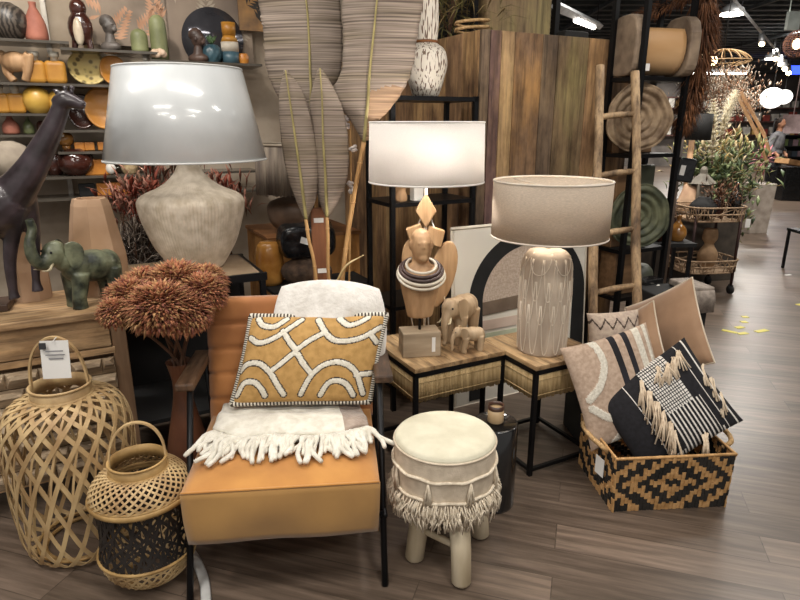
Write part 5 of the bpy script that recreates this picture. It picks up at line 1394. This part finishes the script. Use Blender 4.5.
# =================== FLOOR TAPE ===================
YEL = mk('yellow_tape', 'd6cc4e', 'c2b53a', rough=.5)
tp_ = [((722, 330), (737, 333), 'long'), ((742, 317), (748, 317), ''), ((741, 322), (747, 322), ''), ((736, 328), (743, 327), ''), ((738, 334), (747, 333), ''), ((756, 332), (767, 330), ''), ((797, 305), (806, 304), '')]
lbt = ['longest yellow tape strip on the floor by the velvet cushions', 'small yellow tape piece, farthest of the short column', 'small yellow tape piece, second of the short column', 'small yellow tape piece, third of the short column', 'small yellow tape piece ending the short column', 'yellow tape piece standing alone on the aisle floor', 'yellow tape piece at the aisle edge']
for ((u0, v0), (u1, v1), _), lb in zip(tp_, lbt):
    a = fl(u0, v0); b = fl(u1, v1); d = b-a; m = MB(); m.box((0, 0, .0015), (d.length, .045, .003)); o = m.build('floor_tape', YEL, loc=(a+b)/2, rz=atan2(d.y, d.x)); tag(o, lb, 'tape', 'yellow tape pieces on the floor')
m = MB(); a = fl(788, 275); m.box((0, 0, .0015), (.08, .03, .003)); o = m.build('floor_tape', PAPER, loc=a, rz=.3); tag(o, 'white scrap of tape on the aisle floor', 'tape')
# dark furniture leg at the aisle edge and pale basket edge
p = fl(803, 276, 0); t = thing('metal_stand', 'dark metal stand at the aisle edge', 'stand', p+V((.02, 0, 0)))
for dx, dy in ((0, 0), (.42, 0), (0, .4), (.42, .4)):
    m = MB(); m.box((dx, dy, .22), (.025, .025, .44)); m.build('leg', BLACK, t)
m = MB(); m.box((.21, .2, .45), (.46, .44, .03)); m.build('top', BLACK, t)

# =================== TROLLEY ===================
WIC = mk('wicker', 'b59a7c', '8a7058', rough=.8, scale=40); RST = mk('rust_metal', '4a3330', '332321', rough=.5, metal=.4)
TR = V((3.00, 5.85, 0)); tr_ = thing('wicker_trolley', 'two tier wicker trolley on casters with dark metal posts', 'trolley', TR, .12)
tw2, td2 = .46, .36
for sx in (-1, 1):
    for sy in (-1, 1):
        x, y = sx*tw2/2, sy*td2/2
        m = MB(); m.tube([(x, y, .08), (x, y, .86)], .014, 8); m.build('post', RST, tr_)
        m = MB(); m.lathe([(.042, -.014), (.042, .014)], 18, M=Rot(0, 90), c=(x, y, .042)); m.box((x, y, .075), (.02, .05, .03)); m.build('caster', BLK, tr_)
for z0, hh in ((.22, .12), (.72, .13)):
    m = MB(); m.box((0, 0, z0), (tw2, td2, .014)); K = 44
    def rr_(a, e=0): 
        c_, s_ = cos(a), sin(a); return V(((tw2/2+.035+e)*abs(c_)**.5*(1 if c_ > 0 else -1), (td2/2+.035+e)*abs(s_)**.5*(1 if s_ > 0 else -1), 0))
    for zz in (0, hh*.5, hh): m.tube([rr_(2*pi*k/K, zz*.2)+V((0, 0, z0+zz)) for k in range(K)], .009, 6, closed=True)
    for k in range(K): m.tube([rr_(2*pi*k/K)+V((0, 0, z0)), rr_(2*pi*k/K, hh*.2)+V((0, 0, z0+hh))], .004, 5)
    for k in range(0, K, 4):
        ar = [rr_(2*pi*(k+j*.5)/K, .004+.1*hh)+V((0, 0, z0+hh*.9*sin(pi*j/8))) for j in range(9)]; m.tube(ar, .006, 5)
    m.build('wicker_tray', WIC, tr_)
m = MB(); m.box((tw2/2+.05, -td2/2-.03, .70), (.05, .004, .08)); m.build('price_tag', PAPER, tr_)
def onT(u, z, dy=0): p = at(u, 250, TR.y+dy); q = p.copy(); q.z = z; return q
def onTv(u, v, Y, z): 
    d = ray(u, v); t = Y/d.y; return V((d.x*t, Y, z))
vz('clay_vase', 'tan clay vase on the lower trolley tray', 'vase', onTv(706, 265, 5.78, .232), [(.05, 0), (.085, .08), (.09, .16), (.05, .23), (.045, .26), (.07, .31), (.06, .39), (.04, .40)], mk('tan_clay', 'a98a68', '806448', rough=.8))
vz('black_vase', 'round black vase on the upper trolley tray', 'vase', onTv(702, 215, 5.75, .73), [(.05, 0), (.11, .06), (.12, .13), (.06, .2), (.05, .21)], BLK)
vz('dark_bottle', 'tall dark bottle on the upper trolley tray', 'bottle', onTv(733, 215, 5.85, .73), [(.05, 0), (.055, .02), (.055, .2), (.02, .26), (.02, .34)], GBK)
vz('dark_bottle', 'shorter dark bottle in the middle of the upper trolley tray', 'bottle', onTv(717, 215, 5.9, .73), [(.05, 0), (.055, .02), (.055, .14), (.02, .19), (.02, .26)], BRG)
DFL = [mk('bloom_brown', '8a6248', '604230', rough=.9), mk('bloom_dark', '54402f', '382a20', rough=.9)]
bundle('dried_bouquet', 'brown dried bouquet on the upper trolley tray', 'dried flowers', onTv(722, 215, 5.75, .73), at(724, 188, 5.75), 200, .09, .08, .02, DFL, 12, .6)
# =================== PLANTS, BASKETS, TALL PLANTER ===================
G1 = [mk('leaf_green', 'a3b07e', '74855a', rough=.6), mk('leaf_dark', '5c6c4a', '3d4c34', rough=.6), mk('leaf_olive', 'b0ae78', '86854f', rough=.7)]
OCR = [mk('leaf_ochre', 'c9ac72', 'a08650', rough=.8), mk('leaf_cream', 'e2d3ae', 'bda980', rough=.8), G1[2]]
plt_ = thing('plant_display', 'long dark bench carrying the potted plants along the aisle', 'bench', V((3.18, 7.05, 0)), .0)
m = MB(); m.box((0, 0, .36), (.72, .9, .72)); m.build('bench', mk('bench_dark', '4c443b', '352f29', rough=.8), plt_)
def bush(label, u, v0, v1, Y, n, spread, ln, w, mats, seed, zb=.72):
    b = at(u, v0, Y); b.z = zb; t = at(u, v1, Y); return bundle('potted_plant', label, 'plant', b, t, n, spread, ln, w, mats, seed, .25, group='plants on the aisle display')
bush('green leafy plant low over the trolley', 716, 200, 168, 6.8, 330, .16, .15, .06, G1[:2], 21)
bush('ochre and olive dried shrub beside the grey lantern', 715, 185, 142, 7.0, 420, .19, .14, .035, OCR, 22)
bush('tall green shrub beside the pink flower', 729, 200, 150, 7.3, 420, .20, .15, .05, G1, 23)
bush('dark green plant in front of the tall pale planter', 738, 215, 178, 7.2, 240, .07, .12, .05, G1, 24, .0)
p = onTv(755, 215, 9.2, 0); m = MB(); zt = at(755, 183, 9.2).z; m.box((0, 0, zt/2), (.28, .28, zt), None, 0, 1.15); o = m.build('tall_planter', mk('pale_concrete', 'b5a99d', '94887c', rough=.8), loc=p, rz=.1, bevel=.01); tag(o, 'tall pale tapered planter beside the aisle', 'planter')
pf = thing('pink_flower', 'large pink artificial bloom above the tall planter', 'flower', at(763, 160, 9.1)); m = MB()
for j in range(26): a = j*2.4; rr2 = .05+.1*(j/26); m.leaf((0, 0, 0), (cos(a), -.6+.03*j, sin(a)), .12+.006*j, .07)
m.build('petals', mk('petal_pink', 'd68d96', 'b9626f', rough=.7), pf)
m = MB(); e = V((-.06, .08, zt-at(763, 160, 9.1).z)); m.tube([(0, .02, 0), e*.5, e], .008, 6); m.build('stem', STEM, pf)
bundle('dried_flower_cloud', 'mass of small dried blossoms on tall stems behind the plants', 'dried flowers', onTv(726, 200, 8.2, .0), at(726, 78, 8.2), 1400, .22, .055, .024, [mk('cloud_white', 'e2d6c6', 'bfb2a2', rough=.9), mk('cloud_brown', 'bda68e', '94806c', rough=.9), mk('cloud_rust', 'bf9676', '97705a', rough=.9)], 31, .86)
bundle('dried_flower_cloud', 'second mass of brown dried blossoms beside the wooden frame', 'dried flowers', onTv(736, 200, 8.6, .0), at(736, 96, 8.6), 700, .15, .055, .024, [MATS['cloud_white'], MATS['cloud_brown'], MATS['cloud_rust']], 32, .88)
CRP = [mk('pampas_cream', 'ece3cc', 'cfc4a8', rough=.95)]
plume('cream pampas plume upright beside the black lampshade', [(712, 165), (713, 130), (714, 98)], 6.6, 9, 700, CRP, 7, 'cream pampas plumes over the plants')
plume('cream pampas plume leaning into an inverted V', [(720, 140), (728, 112), (737, 90)], 6.6, 9, 700, CRP, 8, 'cream pampas plumes over the plants')
af = thing('wooden_easel', 'pale wooden A frame above the plants', 'easel', V((at(760, 140, 7.4).x, 7.4, .72)))
b = V(af.location)
for (u0, v0, u1, v1) in ((737, 94, 760, 140), (741, 92, 764, 134)):
    m = MB(); m.tube([at(u0, v0, 7.4)-b, at(u1, v1, 7.4)-b, (at(u1, v1, 7.4)-b)*.5+V((.03, 0, -.1)) if False else at(u1, v1, 7.4)-b+V((.12, 0, -.25))], .022, 4, smooth=False); m.build('rail', wood('easel_pine', 'cfa47c', 'a87f5a', 'z', 3), af)
# black lampshade on wooden stem, lantern, bag, cushions
lp = at(697, 140, 6.3); t = thing('table_lamp', 'black drum lampshade on a pale wooden stem by the plants', 'lamp', V((lp.x, 6.3, .74)))
zs = lp.z-.74; k = pxm(lp)
m = MB(); m.tube([(-.05, 0, 0), (-.05, 0, zs)], .03, 8); m.lathe([(.10, 0), (.10, .02)], 24, c=(-.05, 0, 0)); m.build('stem', wood('easel_pine', 'cfa47c', 'a87f5a'), t)
m = MB(); m.lathe([(12*k, zs), (12*k, zs+25*k)], 40, cap=False); m.build('lamp_shade', BLK, t, solid=.006)
bn = thing('dark_bench', 'dark low bench carrying the black lamp and grey lantern', 'bench', V((lp.x+.08, 6.35, 0)), .2); m = MB(); m.box((0, .05, .37), (.9, .5, .74)); m.build('body', MATS['bench_dark'], bn)
lp = at(700, 186, 6.25); t = thing('garden_lantern', 'grey metal lantern with pitched cap beside black shade', 'lantern', V((lp.x+.02, 6.25, .74))); GLM = mk('grey_lantern', '8b8579', '686258', rough=.6)
m = MB(); m.box((0, 0, .015), (.17, .17, .03)); m.build('base', GLM, t)
m = MB()
for sx in (-.07, .07):
    for sy in (-.07, .07): m.box((sx, sy, .15), (.02, .02, .26))
m.box((0, 0, .15), (.12, .12, .24)); m.build('body', GLM, t)
m = MB(); m.lathe([(.15, .28), (.05, .37), (.04, .38), (.04, .42), (.02, .45)], 4, smooth=False); m.build('cap', GLM, t)
# label-hung black bag, peach cushions hooked on a rack post behind the rack
t = thing('post_stand', 'dark post stand with hanging goods beside the rack', 'stand', V((2.03, 4.5, 0)))
m = MB(); m.tube([(0, 0, 0), (0, 0, 1.75)], .03, 8); m.lathe([(.16, 0), (.15, .02), (.03, .03)], 24); m.build('post', mk('post_brown', '5b4a3e', '3d3129', rough=.7), t)
m = MB(); c = at(685, 170, 4.42); m.box((0, 0, 0), (.13, .05, .17), Rot(0, 8, 0)); o = m.build('black_pouch', FOIL, loc=c, bevel=.012); tag(o, 'black film pouch with white label hanging on the dark post', 'pouch')
m = MB(); m.box((-.03, -.028, 0), (.035, .004, .07), Rot(0, 8, 0)); m.build('label', PAPER, o)
for (u, v, s_, lb) in ((692, 199, .10, 'peach scatter cushion beside the dark post'),):
    c = at(u, v, 6.25); o, P = cushion('scatter_cushion', lb, .27, .27, .12, c, -10, 10, 20, None, [mk('peach_linen', 'd8b594', 'b9957a', rough=.9)], nx=20, ny=20)
c = at(682, 216, 4.6); gv = thing('glass_vases', 'x', 'x'); bpy.data.objects.remove(gv)
sh2 = thing('small_table', 'small dark table with glossy brown bottles beside the rack', 'table', V((2.13, 4.75, 0))); m = MB(); m.box((0, 0, .70), (.34, .34, .03)); m.build('table_top', BLK, sh2)
for sx in (-.14, .14):
    for sy in (-.14, .14):
        m = MB(); m.box((sx, sy, .342), (.025, .025, .684)); m.build('leg', BLACK, sh2)
vz('brown_bottle', 'tall glossy brown bottle on the small dark table', 'bottle', V((2.07, 4.70, .715)), [(.05, 0), (.06, .05), (.06, .14), (.02, .22), (.02, .30)], BRG)
vz('brown_bottle', 'squat glossy amber bottle on the small dark table', 'bottle', V((2.20, 4.72, .715)), [(.05, 0), (.07, .05), (.06, .1), (.02, .15), (.02, .2)], AMG)
# =================== TOP OF THE CABINET ===================
DRG = [mk('grass_olive', '7a7040', '565028', rough=.9), mk('grass_tan', '8f7a50', '66552f', rough=.9)]
b = L2W(CBO, .10, .50, CHG); bundle('dried_grass', 'olive dried grass bunch atop the plank cabinet behind the vase', 'dried grass', b, b+V((-.05, 0, .40)), 420, .14, .22, .012, DRG, 14, .15)
m = MB(); c = L2W(CBO, .10, .25, CHG); pts = [V((.10*cos(a*.7), .07*sin(a*.7), .012+.004*a)) for a in range(20)]; m.tube(pts, .009, 6); o = m.build('rope_coil', ROPE, loc=c); tag(o, 'thin rope coil on top of the plank cabinet corner', 'rope')
fr = L2W(CBO, .22, .38, CHG); t = thing('log_rack', 'black metal frame holding a thick wooden slab atop the cabinet', 'rack', fr, TH)
for sx in (-.02, .62):
    m = MB(); m.box((sx, 0, .35), (.035, .035, .70)); m.build('upright', BLACK, t)
m = MB(); m.box((.30, 0, .012), (.66, .06, .024)); m.build('base_rail', BLACK, t)
m = MB(); m.box((.29, .0, .36), (.50, .10, .66)); o = m.build('wooden_slab', pc[4], loc=L2W(fr, 0, 0, .0)+V((0, 0, .0)), rz=TH, bevel=.01); o.location.z += .0; tag(o, 'thick weathered wooden slab held in the black frame', 'slab')
for f in o.data.vertices: pass
m = MB(); m.box((0, 0, .04), (.20, .09, .08)); o = m.build('black_projector', BLK, loc=L2W(CBO, .92, .30, CHG), rz=TH, bevel=.008); tag(o, 'small black box on the cabinet top beside the frame', 'box')
# =================== CEILING LAMPS ===================
EM = mk('lamp_glow', 'ffffff', 'fdf6ee', emit='fff6ea', es=14); EMW = mk('lamp_glow_warm', 'ffe2b8', 'ffd9a5', emit='ffdca6', es=16)
SILV = mk('lamp_silver', 'b8babc', '989a9c', rough=.4, metal=.6)
def dome(label, u, v, rpx, Y):
    c = at(u, v, Y); k = pxm(c); t = thing('dome_lamp', label, 'ceiling lamp', c, 0, 'white dome lamps under the black ceiling'); r = rpx*k
    m = MB(); m.lathe(smp([(r, 0), (r*.9, r*.35), (r*.4, r*.7), (r*.2, r*.75)], 4), 28); m.build('shade', SILV, t)
    m = MB(); m.lathe([(r*.93, -.01), (r*.93, -.03)], 28); m.build('diffuser', EM, t)
    m = MB(); m.tube([(0, 0, r*.7), (0, 0, CZ-c.z)], .02, 6); m.build('rod', SILV, t)
dome('larger white dome lamp beneath the black ceiling beams', 732, 13, 11.5, 9.6); dome('smaller farther white dome lamp beyond the track spots', 773, 58, 7.5, 14.5)
def track(label, p0, p1, nsp, spots):
    c = p0.copy(); t = thing('track_light', label, 'track light', c); d = p1-p0
    m = MB(); m.tube([(0, 0, 0), d], .025, 4, smooth=False); m.build('rail', SILV, t)
    for f in (.1, .9):
        q = d*f; m = MB(); m.tube([q, q+V((0, 0, max(.02, CZ-.05-(c+q).z)))], .008, 5); m.build('hanger', BLACK, t)
    for f, r in spots:
        q = d*f; m = MB(); m.tube([q, q+V((-.02, -.08, -.16))], [r*.8, r], 12); s = m.build('spot', SILV, t)
        m = MB(); m.ell(q+V((-.025, -.1, -.18)), (r*.95, r*.6, r*.75), None, 12, 8); m.build('glow', EMW, s)
p0 = at(731, -4, 8.0); p1 = at(789, 66, 15.5); track('long silver track of spot lamps running down the aisle', p0, p1, 4, ((.36, .05), (.62, .055), (.74, .06), (.86, .065), (.98, .07)))
p0 = at(556, 6, 6.0); p1 = at(600, 26, 9.5); t = thing('tube_light', 'pale fluorescent tube light above the cabinet top', 'ceiling lamp', p0); d = p1-p0
m = MB(); m.tube([(0, 0, 0), d], .05, 4, smooth=False); m.build('housing', SILV, t)
m = MB(); m.tube([d*.35+V((0, 0, -.05)), d*.8+V((0, 0, -.05))], .03, 8); m.build('tube', EM, t)
for f in (.1, .9):
    m = MB(); m.tube([d*f, d*f+V((0, 0, CZ-.05-(p0+d*f).z))], .006, 5); m.build('hanger', BLACK, t)
c = at(716, 73, 15.0); t = thing('tube_light', 'long white batten light far down the aisle above the dried blossoms', 'ceiling lamp', c)
m = MB(); m.box((0, 0, .04), (1.5, .10, .06)); m.build('housing', SILV, t)
m = MB(); m.tube([(-.7, 0, 0), (.7, 0, 0)], .035, 8); m.build('tube', EM, t)
for dx in (-.5, .5):
    m = MB(); m.tube([(dx, 0, .05), (dx, 0, CZ-.05-c.z)], .006, 5); m.build('hanger', BLACK, t)
c = at(723, 59, 6.2); t = thing('rattan_pendant', 'open rattan pendant lamp with a warm bulb beside the brown plume', 'pendant lamp', c); RAT = mk('rattan_strip', 'a98a62', '7d6342', rough=.7)
m = MB()
for j in range(18):
    a = 2*pi*j/18; m.tube(spl([(0, 0, .09), (.15*cos(a), .15*sin(a), .06), (.25*cos(a), .25*sin(a), -.02), (.14*cos(a), .14*sin(a), -.06)], 4), .005, 4)
m.tube([(.25*cos(2*pi*k/30), .25*sin(2*pi*k/30), -.02) for k in range(30)], .006, 5, closed=True); m.build('cage', RAT, t)
m = MB(); m.ell((-.12, -.05, -.02), (.04, .04, .045), None, 12, 8); m.build('bulb', EMW, t)
m = MB(); m.tube([(0, 0, .09), (0, 0, CZ-.05-c.z)], .005, 5); m.build('cord', BLK, t)
for i, (u, v, rp, lb) in enumerate(((772, 98, 10, 'larger white globe lamp hanging far down the aisle'), (784, 97, 7, 'smaller white globe lamp touching the larger globe'))):
    c = at(u, v, 14+i*.8); k = pxm(c); t = thing('globe_lamp', lb, 'pendant lamp', c, 0, 'white globe lamps over the aisle')
    m = MB(); m.ell((0, 0, 0), (rp*k*1.1, rp*k*1.1, rp*k)); m.build('globe', mk('globe_glow', 'ffffff', 'fbf7f0', emit='fffaf2', es=2.2), t)
    m = MB(); m.tube([(0, 0, rp*k), (0, 0, CZ-.05-c.z)], .01, 5); m.build('cord', BLK, t)
c = at(797, 44, 6.5); k = pxm(c); t = thing('wicker_pendant', 'round wicker pendant lamp cut by the picture edge', 'pendant lamp', c)
m = MB()
for j in range(22):
    a = 2*pi*j/22; m.tube([(12*k*sin(b_)*cos(a), 12*k*sin(b_)*sin(a), 13*k*cos(b_)) for b_ in [pi*(q+.5)/10 for q in range(10)]], .004, 4)
for zz in (-.6, -.3, 0, .3, .6): rr3 = 12*k*sqrt(1-zz*zz); m.tube([(rr3*cos(2*pi*i/30), rr3*sin(2*pi*i/30), 13*k*zz) for i in range(30)], .004, 4, closed=True)
m.build('cage', mk('cage_wine', '6e4b42', '4c302a', rough=.7), t)
m = MB(); m.ell((0, 0, 0), (.04, .04, .05), None, 10, 8); m.build('bulb', EMW, t)
m = MB(); m.tube([(0, 0, 12*k), (0, 0, CZ-.05-c.z)], .005, 5); m.build('cord', BLK, t)
c = at(795, 21, 8.0); k = pxm(c); m = MB(); m.box((0, 0, 0), (18*k, .05, 17*k), Rot(0, 0, 8)); m.tube([(-7*k, 0, 8*k), (-7*k, 0, CZ-.05-c.z)], .008, 5); m.tube([(7*k, 0, 8*k), (7*k, 0, CZ-.05-c.z)], .008, 5); o = m.build('hanging_sign', mk('sign_grey', 'c6cfcb', 'a6afab', rough=.5), loc=c); tag(o, 'plain pale hanging sign above the aisle end', 'sign')
# =================== FAR AISLE ===================
def farbox(name, label, cat, u0, u1, vb, vt, Y, dep_, mat_, rz=0, group=None):
    a = onTv(u0, vb, Y, 0); b = onTv(u1, vb, Y, 0); zt = at(u0, vt, Y).z; m = MB(); m.box(((b-a).x/2, dep_/2, zt/2), ((b-a).x, dep_, zt)); o = m.build(name, mat_, loc=V((a.x, Y, 0)), rz=rz, bevel=.01); return tag(o, label, cat, group)
FS = V((onTv(772, 180, 17.5, 0).x, 17.5, 0)); fw = 2.2; fh = at(780, 118, 17.5).z
t = thing('product_gondola', 'dark shelving gondola of packaged goods at the aisle end', 'shelf', FS)
m = MB(); m.box((fw/2, .35, fh/2), (fw, .06, fh)); m.build('back_panel', BLK, t)
for k_ in range(6):
    m = MB(); m.box((fw/2, .16, .12+k_*fh/6), (fw, .36, .03)); m.build('shelf', BLK, t)
PKC = [mk('pack_%d' % i, c, None, rough=.5) for i, c in enumerate(('b8b3aa', '8f3f36', '6d7d4e', '46525e', 'c9a262', '3b3b3d', 'a0868f'))]
r_ = random.Random(77); pk = []
for k_ in range(6):
    x = .06
    while x < fw-.1:
        w = r_.uniform(.09, .16); h = r_.uniform(.14, fh/6-.09)
        m = MB(); m.box((0, 0, h/2), (w*.9, .12, h)); mi = r_.randrange(7); o = m.build('product_pack', PKC[mi], loc=FS+V((x+w/2, .10, .135+k_*fh/6))); tag(o, 'small product pack on the dark aisle end shelving', 'pack', 'packs on the aisle end shelving'); x += w+.01
farbox('stock_bin', 'black film wrapped stock bin at the aisle end', 'bin', 781, 815, 201, 168, 13.2, .7, FOIL)
c = at(792, 165, 13.3); m = MB(); m.box((0, 0, .05), (.55, .4, .10), Rot(0, 10, 10)); o = m.build('cardboard_box', mk('cardboard', 'b98f63', '946d46', rough=.8), loc=c); tag(o, 'open cardboard box lying on the stock bin', 'box')
# far shop wall: warm shelf row
wf = thing('wall_shelves', 'long far wall shelves with small packs', 'shelf', V((9.5, 24.2, 0)))
m = MB()
for zz in (1.2, 1.7, 2.2, 2.6): m.box((2.5, .08, zz), (9, .3, .05))
m.build('board', mk('shelf_wine', '5b3a33', '3c2521', rough=.7), wf)
for zz in (1.25, 1.75, 2.25):
    for k_ in range(22):
        h = r_.uniform(.15, .34); m = MB(); m.box((0, 0, h/2), (.22, .16, h)); o = m.build('far_pack', PKC[r_.choice((0, 1, 1, 4, 0))], loc=V((8.0+k_*.34, 24.2, zz-.02))); tag(o, 'tiny pack on the far wall shelves', 'pack', 'packs on the far wall shelves')
m = MB(); m.box((0, 0, 0), (.9, .05, .22)); o = m.build('blue_sign', mk('sign_blue', '3a4fd0', '3a4fd0', emit='3a55ff', es=2.5), loc=at(806, 70, 17.0)); tag(o, 'small blue lit sign high at the aisle end', 'sign')
m = MB(); p = at(792, 124, 15.5); m.box((0, 0, 0), (.5, .02, .45)); m.tube([(0, 0, .2), (0, 0, CZ-.05-p.z)], .01, 5); o = m.build('paper_sign', mk('paper_pink', 'c9b2b2', 'b39c9c', rough=.7), loc=p); tag(o, 'plain pale pink paper sign hanging before the gondola', 'sign')
# --- shopper in grey at the aisle end ---
PP = onTv(769, 190, 14.2, 0); pr = thing('person', 'person in grey top and dark trousers standing by the aisle end', 'person', PP, .6)
SKN = mk('skin', 'b58468', '94664c', rough=.6)
m = MB()
m.ell((0, 0, 1.18), (.19, .12, .28)); m.ell((0, 0, .95), (.17, .12, .15)); m.tube([(0, 0, 1.4), (0, -.01, 1.53)], [.07, .055], 12); m.ell((0, -.02, 1.62), (.078, .092, .115)); m.ell((0, -.11, 1.61), (.014, .018, .02)); m.ell((.08, -.01, 1.61), (.012, .02, .03)); m.ell((-.08, -.01, 1.61), (.012, .02, .03))
for s in (-1, 1):
    m.tube(spl([(s*.09, 0, .95), (s*.10, -.01, .5), (s*.10, .0, .09)], 5), lerp_list([.095, .065, .045], 11), 12); m.ell((s*.10, -.06, .045), (.045, .12, .045))
    m.tube(spl([(s*.19, 0, 1.38), (s*.25, .02, 1.12), (s*.21, -.12, .95)], 5), lerp_list([.06, .045, .035], 11), 10); m.ell((s*.205, -.15, .92), (.03, .04, .05))
    for j in range(4): m.tube([(s*.205+(j-1.5)*.014, -.17, .91), (s*.205+(j-1.5)*.015, -.19, .87-.008*(j in (1, 2)))], .008, 6)
    m.tube([(s*.185, -.15, .93), (s*.165, -.18, .90)], .009, 6)
m.build('body', SKN, pr, remesh=.014, smooth_it=2)
m = MB(); m.ell((0, 0, 1.19), (.215, .145, .29)); m.ell((0, 0, .98), (.195, .14, .13))
for s in (-1, 1): m.tube(spl([(s*.17, 0, 1.39), (s*.25, .02, 1.12), (s*.222, -.08, 1.0)], 5), lerp_list([.085, .065, .055], 11), 10)
m.build('grey_top', mk('grey_knit', '6b6a6c', '4e4d50', rough=.9), pr, remesh=.016, smooth_it=2)
m = MB(); m.ell((0, 0, .93), (.185, .135, .13))
for s in (-1, 1): m.tube(spl([(s*.09, 0, .93), (s*.10, -.01, .5), (s*.10, .0, .10)], 5), lerp_list([.105, .08, .065], 11), 12)
m.build('trousers', mk('dark_cloth', '2c2c30', '1e1e21', rough=.9), pr, remesh=.016, smooth_it=2)
m = MB(); m.ell((0, .015, 1.655), (.088, .10, .10)); m.ell((0, .06, 1.60), (.075, .05, .10)); m.build('hair', mk('dark_hair', '3a2a22', '251a15', rough=.7), pr, remesh=.012, smooth_it=1)

# =================== LIGHT, WORLD, CAMERA ===================
def area(name, loc, sx, sy, e, col=(1, .95, .88), rot=(0, 0, 0)):
    d = bpy.data.lights.new(name, 'AREA'); d.shape = 'RECTANGLE'; d.size = sx; d.size_y = sy; d.energy = e; d.color = col
    o = bpy.data.objects.new(name, d); COL.objects.link(o); o.location = loc; o.rotation_euler = rot; return o
def spot(name, loc, tgt, e, ang=50, col=(1, .93, .84), r=.08, bl=.6):
    d = bpy.data.lights.new(name, 'SPOT'); d.energy = e; d.spot_size = radians(ang); d.spot_blend = bl; d.color = col; d.shadow_soft_size = r
    o = bpy.data.objects.new(name, d); COL.objects.link(o); o.location = loc
    o.rotation_euler = (V(tgt)-V(loc)).to_track_quat('-Z', 'Y').to_euler(); return o
for i, (x, y, e) in enumerate(((-1.8, -1.2, 46), (1.6, -1.2, 46), (-1.6, .6, 30), (.9, .4, 30), (-.6, 2.4, 24), (1.9, 2.2, 30), (-2.2, 2.9, 40), (3.6, 4.5, 70), (5.2, 8.5, 140), (7.5, 13, 240), (10.5, 18, 300), (2.6, 6.4, 80), (10, 22, 260))):
    area('fill_panel', (x, y, CZ-.14), 1.2, .35, e)  # unseen stand-ins for shop lights; pair behind the camera added as frontal fill
for loc, tgt, e, ang in (((-.7, -1.6, 2.95), (-1.02, 2.95, 1.62), 150, 26), ((-.3, .9, 3.35), (-.35, 2.1, .5), 50, 42), ((.9, .7, 3.35), (.25, 1.95, .5), 36, 36), ((1.9, .9, 3.35), (1.25, 2.4, .4), 55, 42), ((-1.9, .8, 3.35), (-1.25, 2.2, .6), 45, 42),
                         ((-1.6, 2.6, 3.4), (-2.0, 4.2, 1.9), 110, 60), ((.6, 1.9, 3.4), (.8, 3.6, 1.7), 50, 55), ((2.6, 2.6, 3.4), (1.6, 3.8, 1.3), 45, 42), ((2.6, 5.2, 3.4), (3.2, 6.8, 1.1), 140, 60)):
    spot('added_spot', loc, tgt, e, ang)  # unseen spots added to brighten single pieces, the first for the grey lampshade
w = bpy.data.worlds.new('world'); SC.world = w; w.use_nodes = True
w.node_tree.nodes['Background'].inputs[0].default_value = (1, .96, .91, 1); w.node_tree.nodes['Background'].inputs[1].default_value = .40
cam = bpy.data.cameras.new('camera'); cam.sensor_width = 36; cam.lens = 36*CF/800; cam.clip_end = 100; cam.clip_start = .05
co = bpy.data.objects.new('camera', cam); COL.objects.link(co); co.location = (0, 0, CH); co.rotation_euler = (pi/2-CP, 0, 0); SC.camera = co
SC.view_settings.view_transform = 'Standard'; SC.view_settings.look = 'None'; SC.view_settings.exposure = 0.0; SC.view_settings.gamma = 1; SC.view_settings.use_curve_mapping = False
try: SC.cycles.use_denoising = True
except Exception: pass
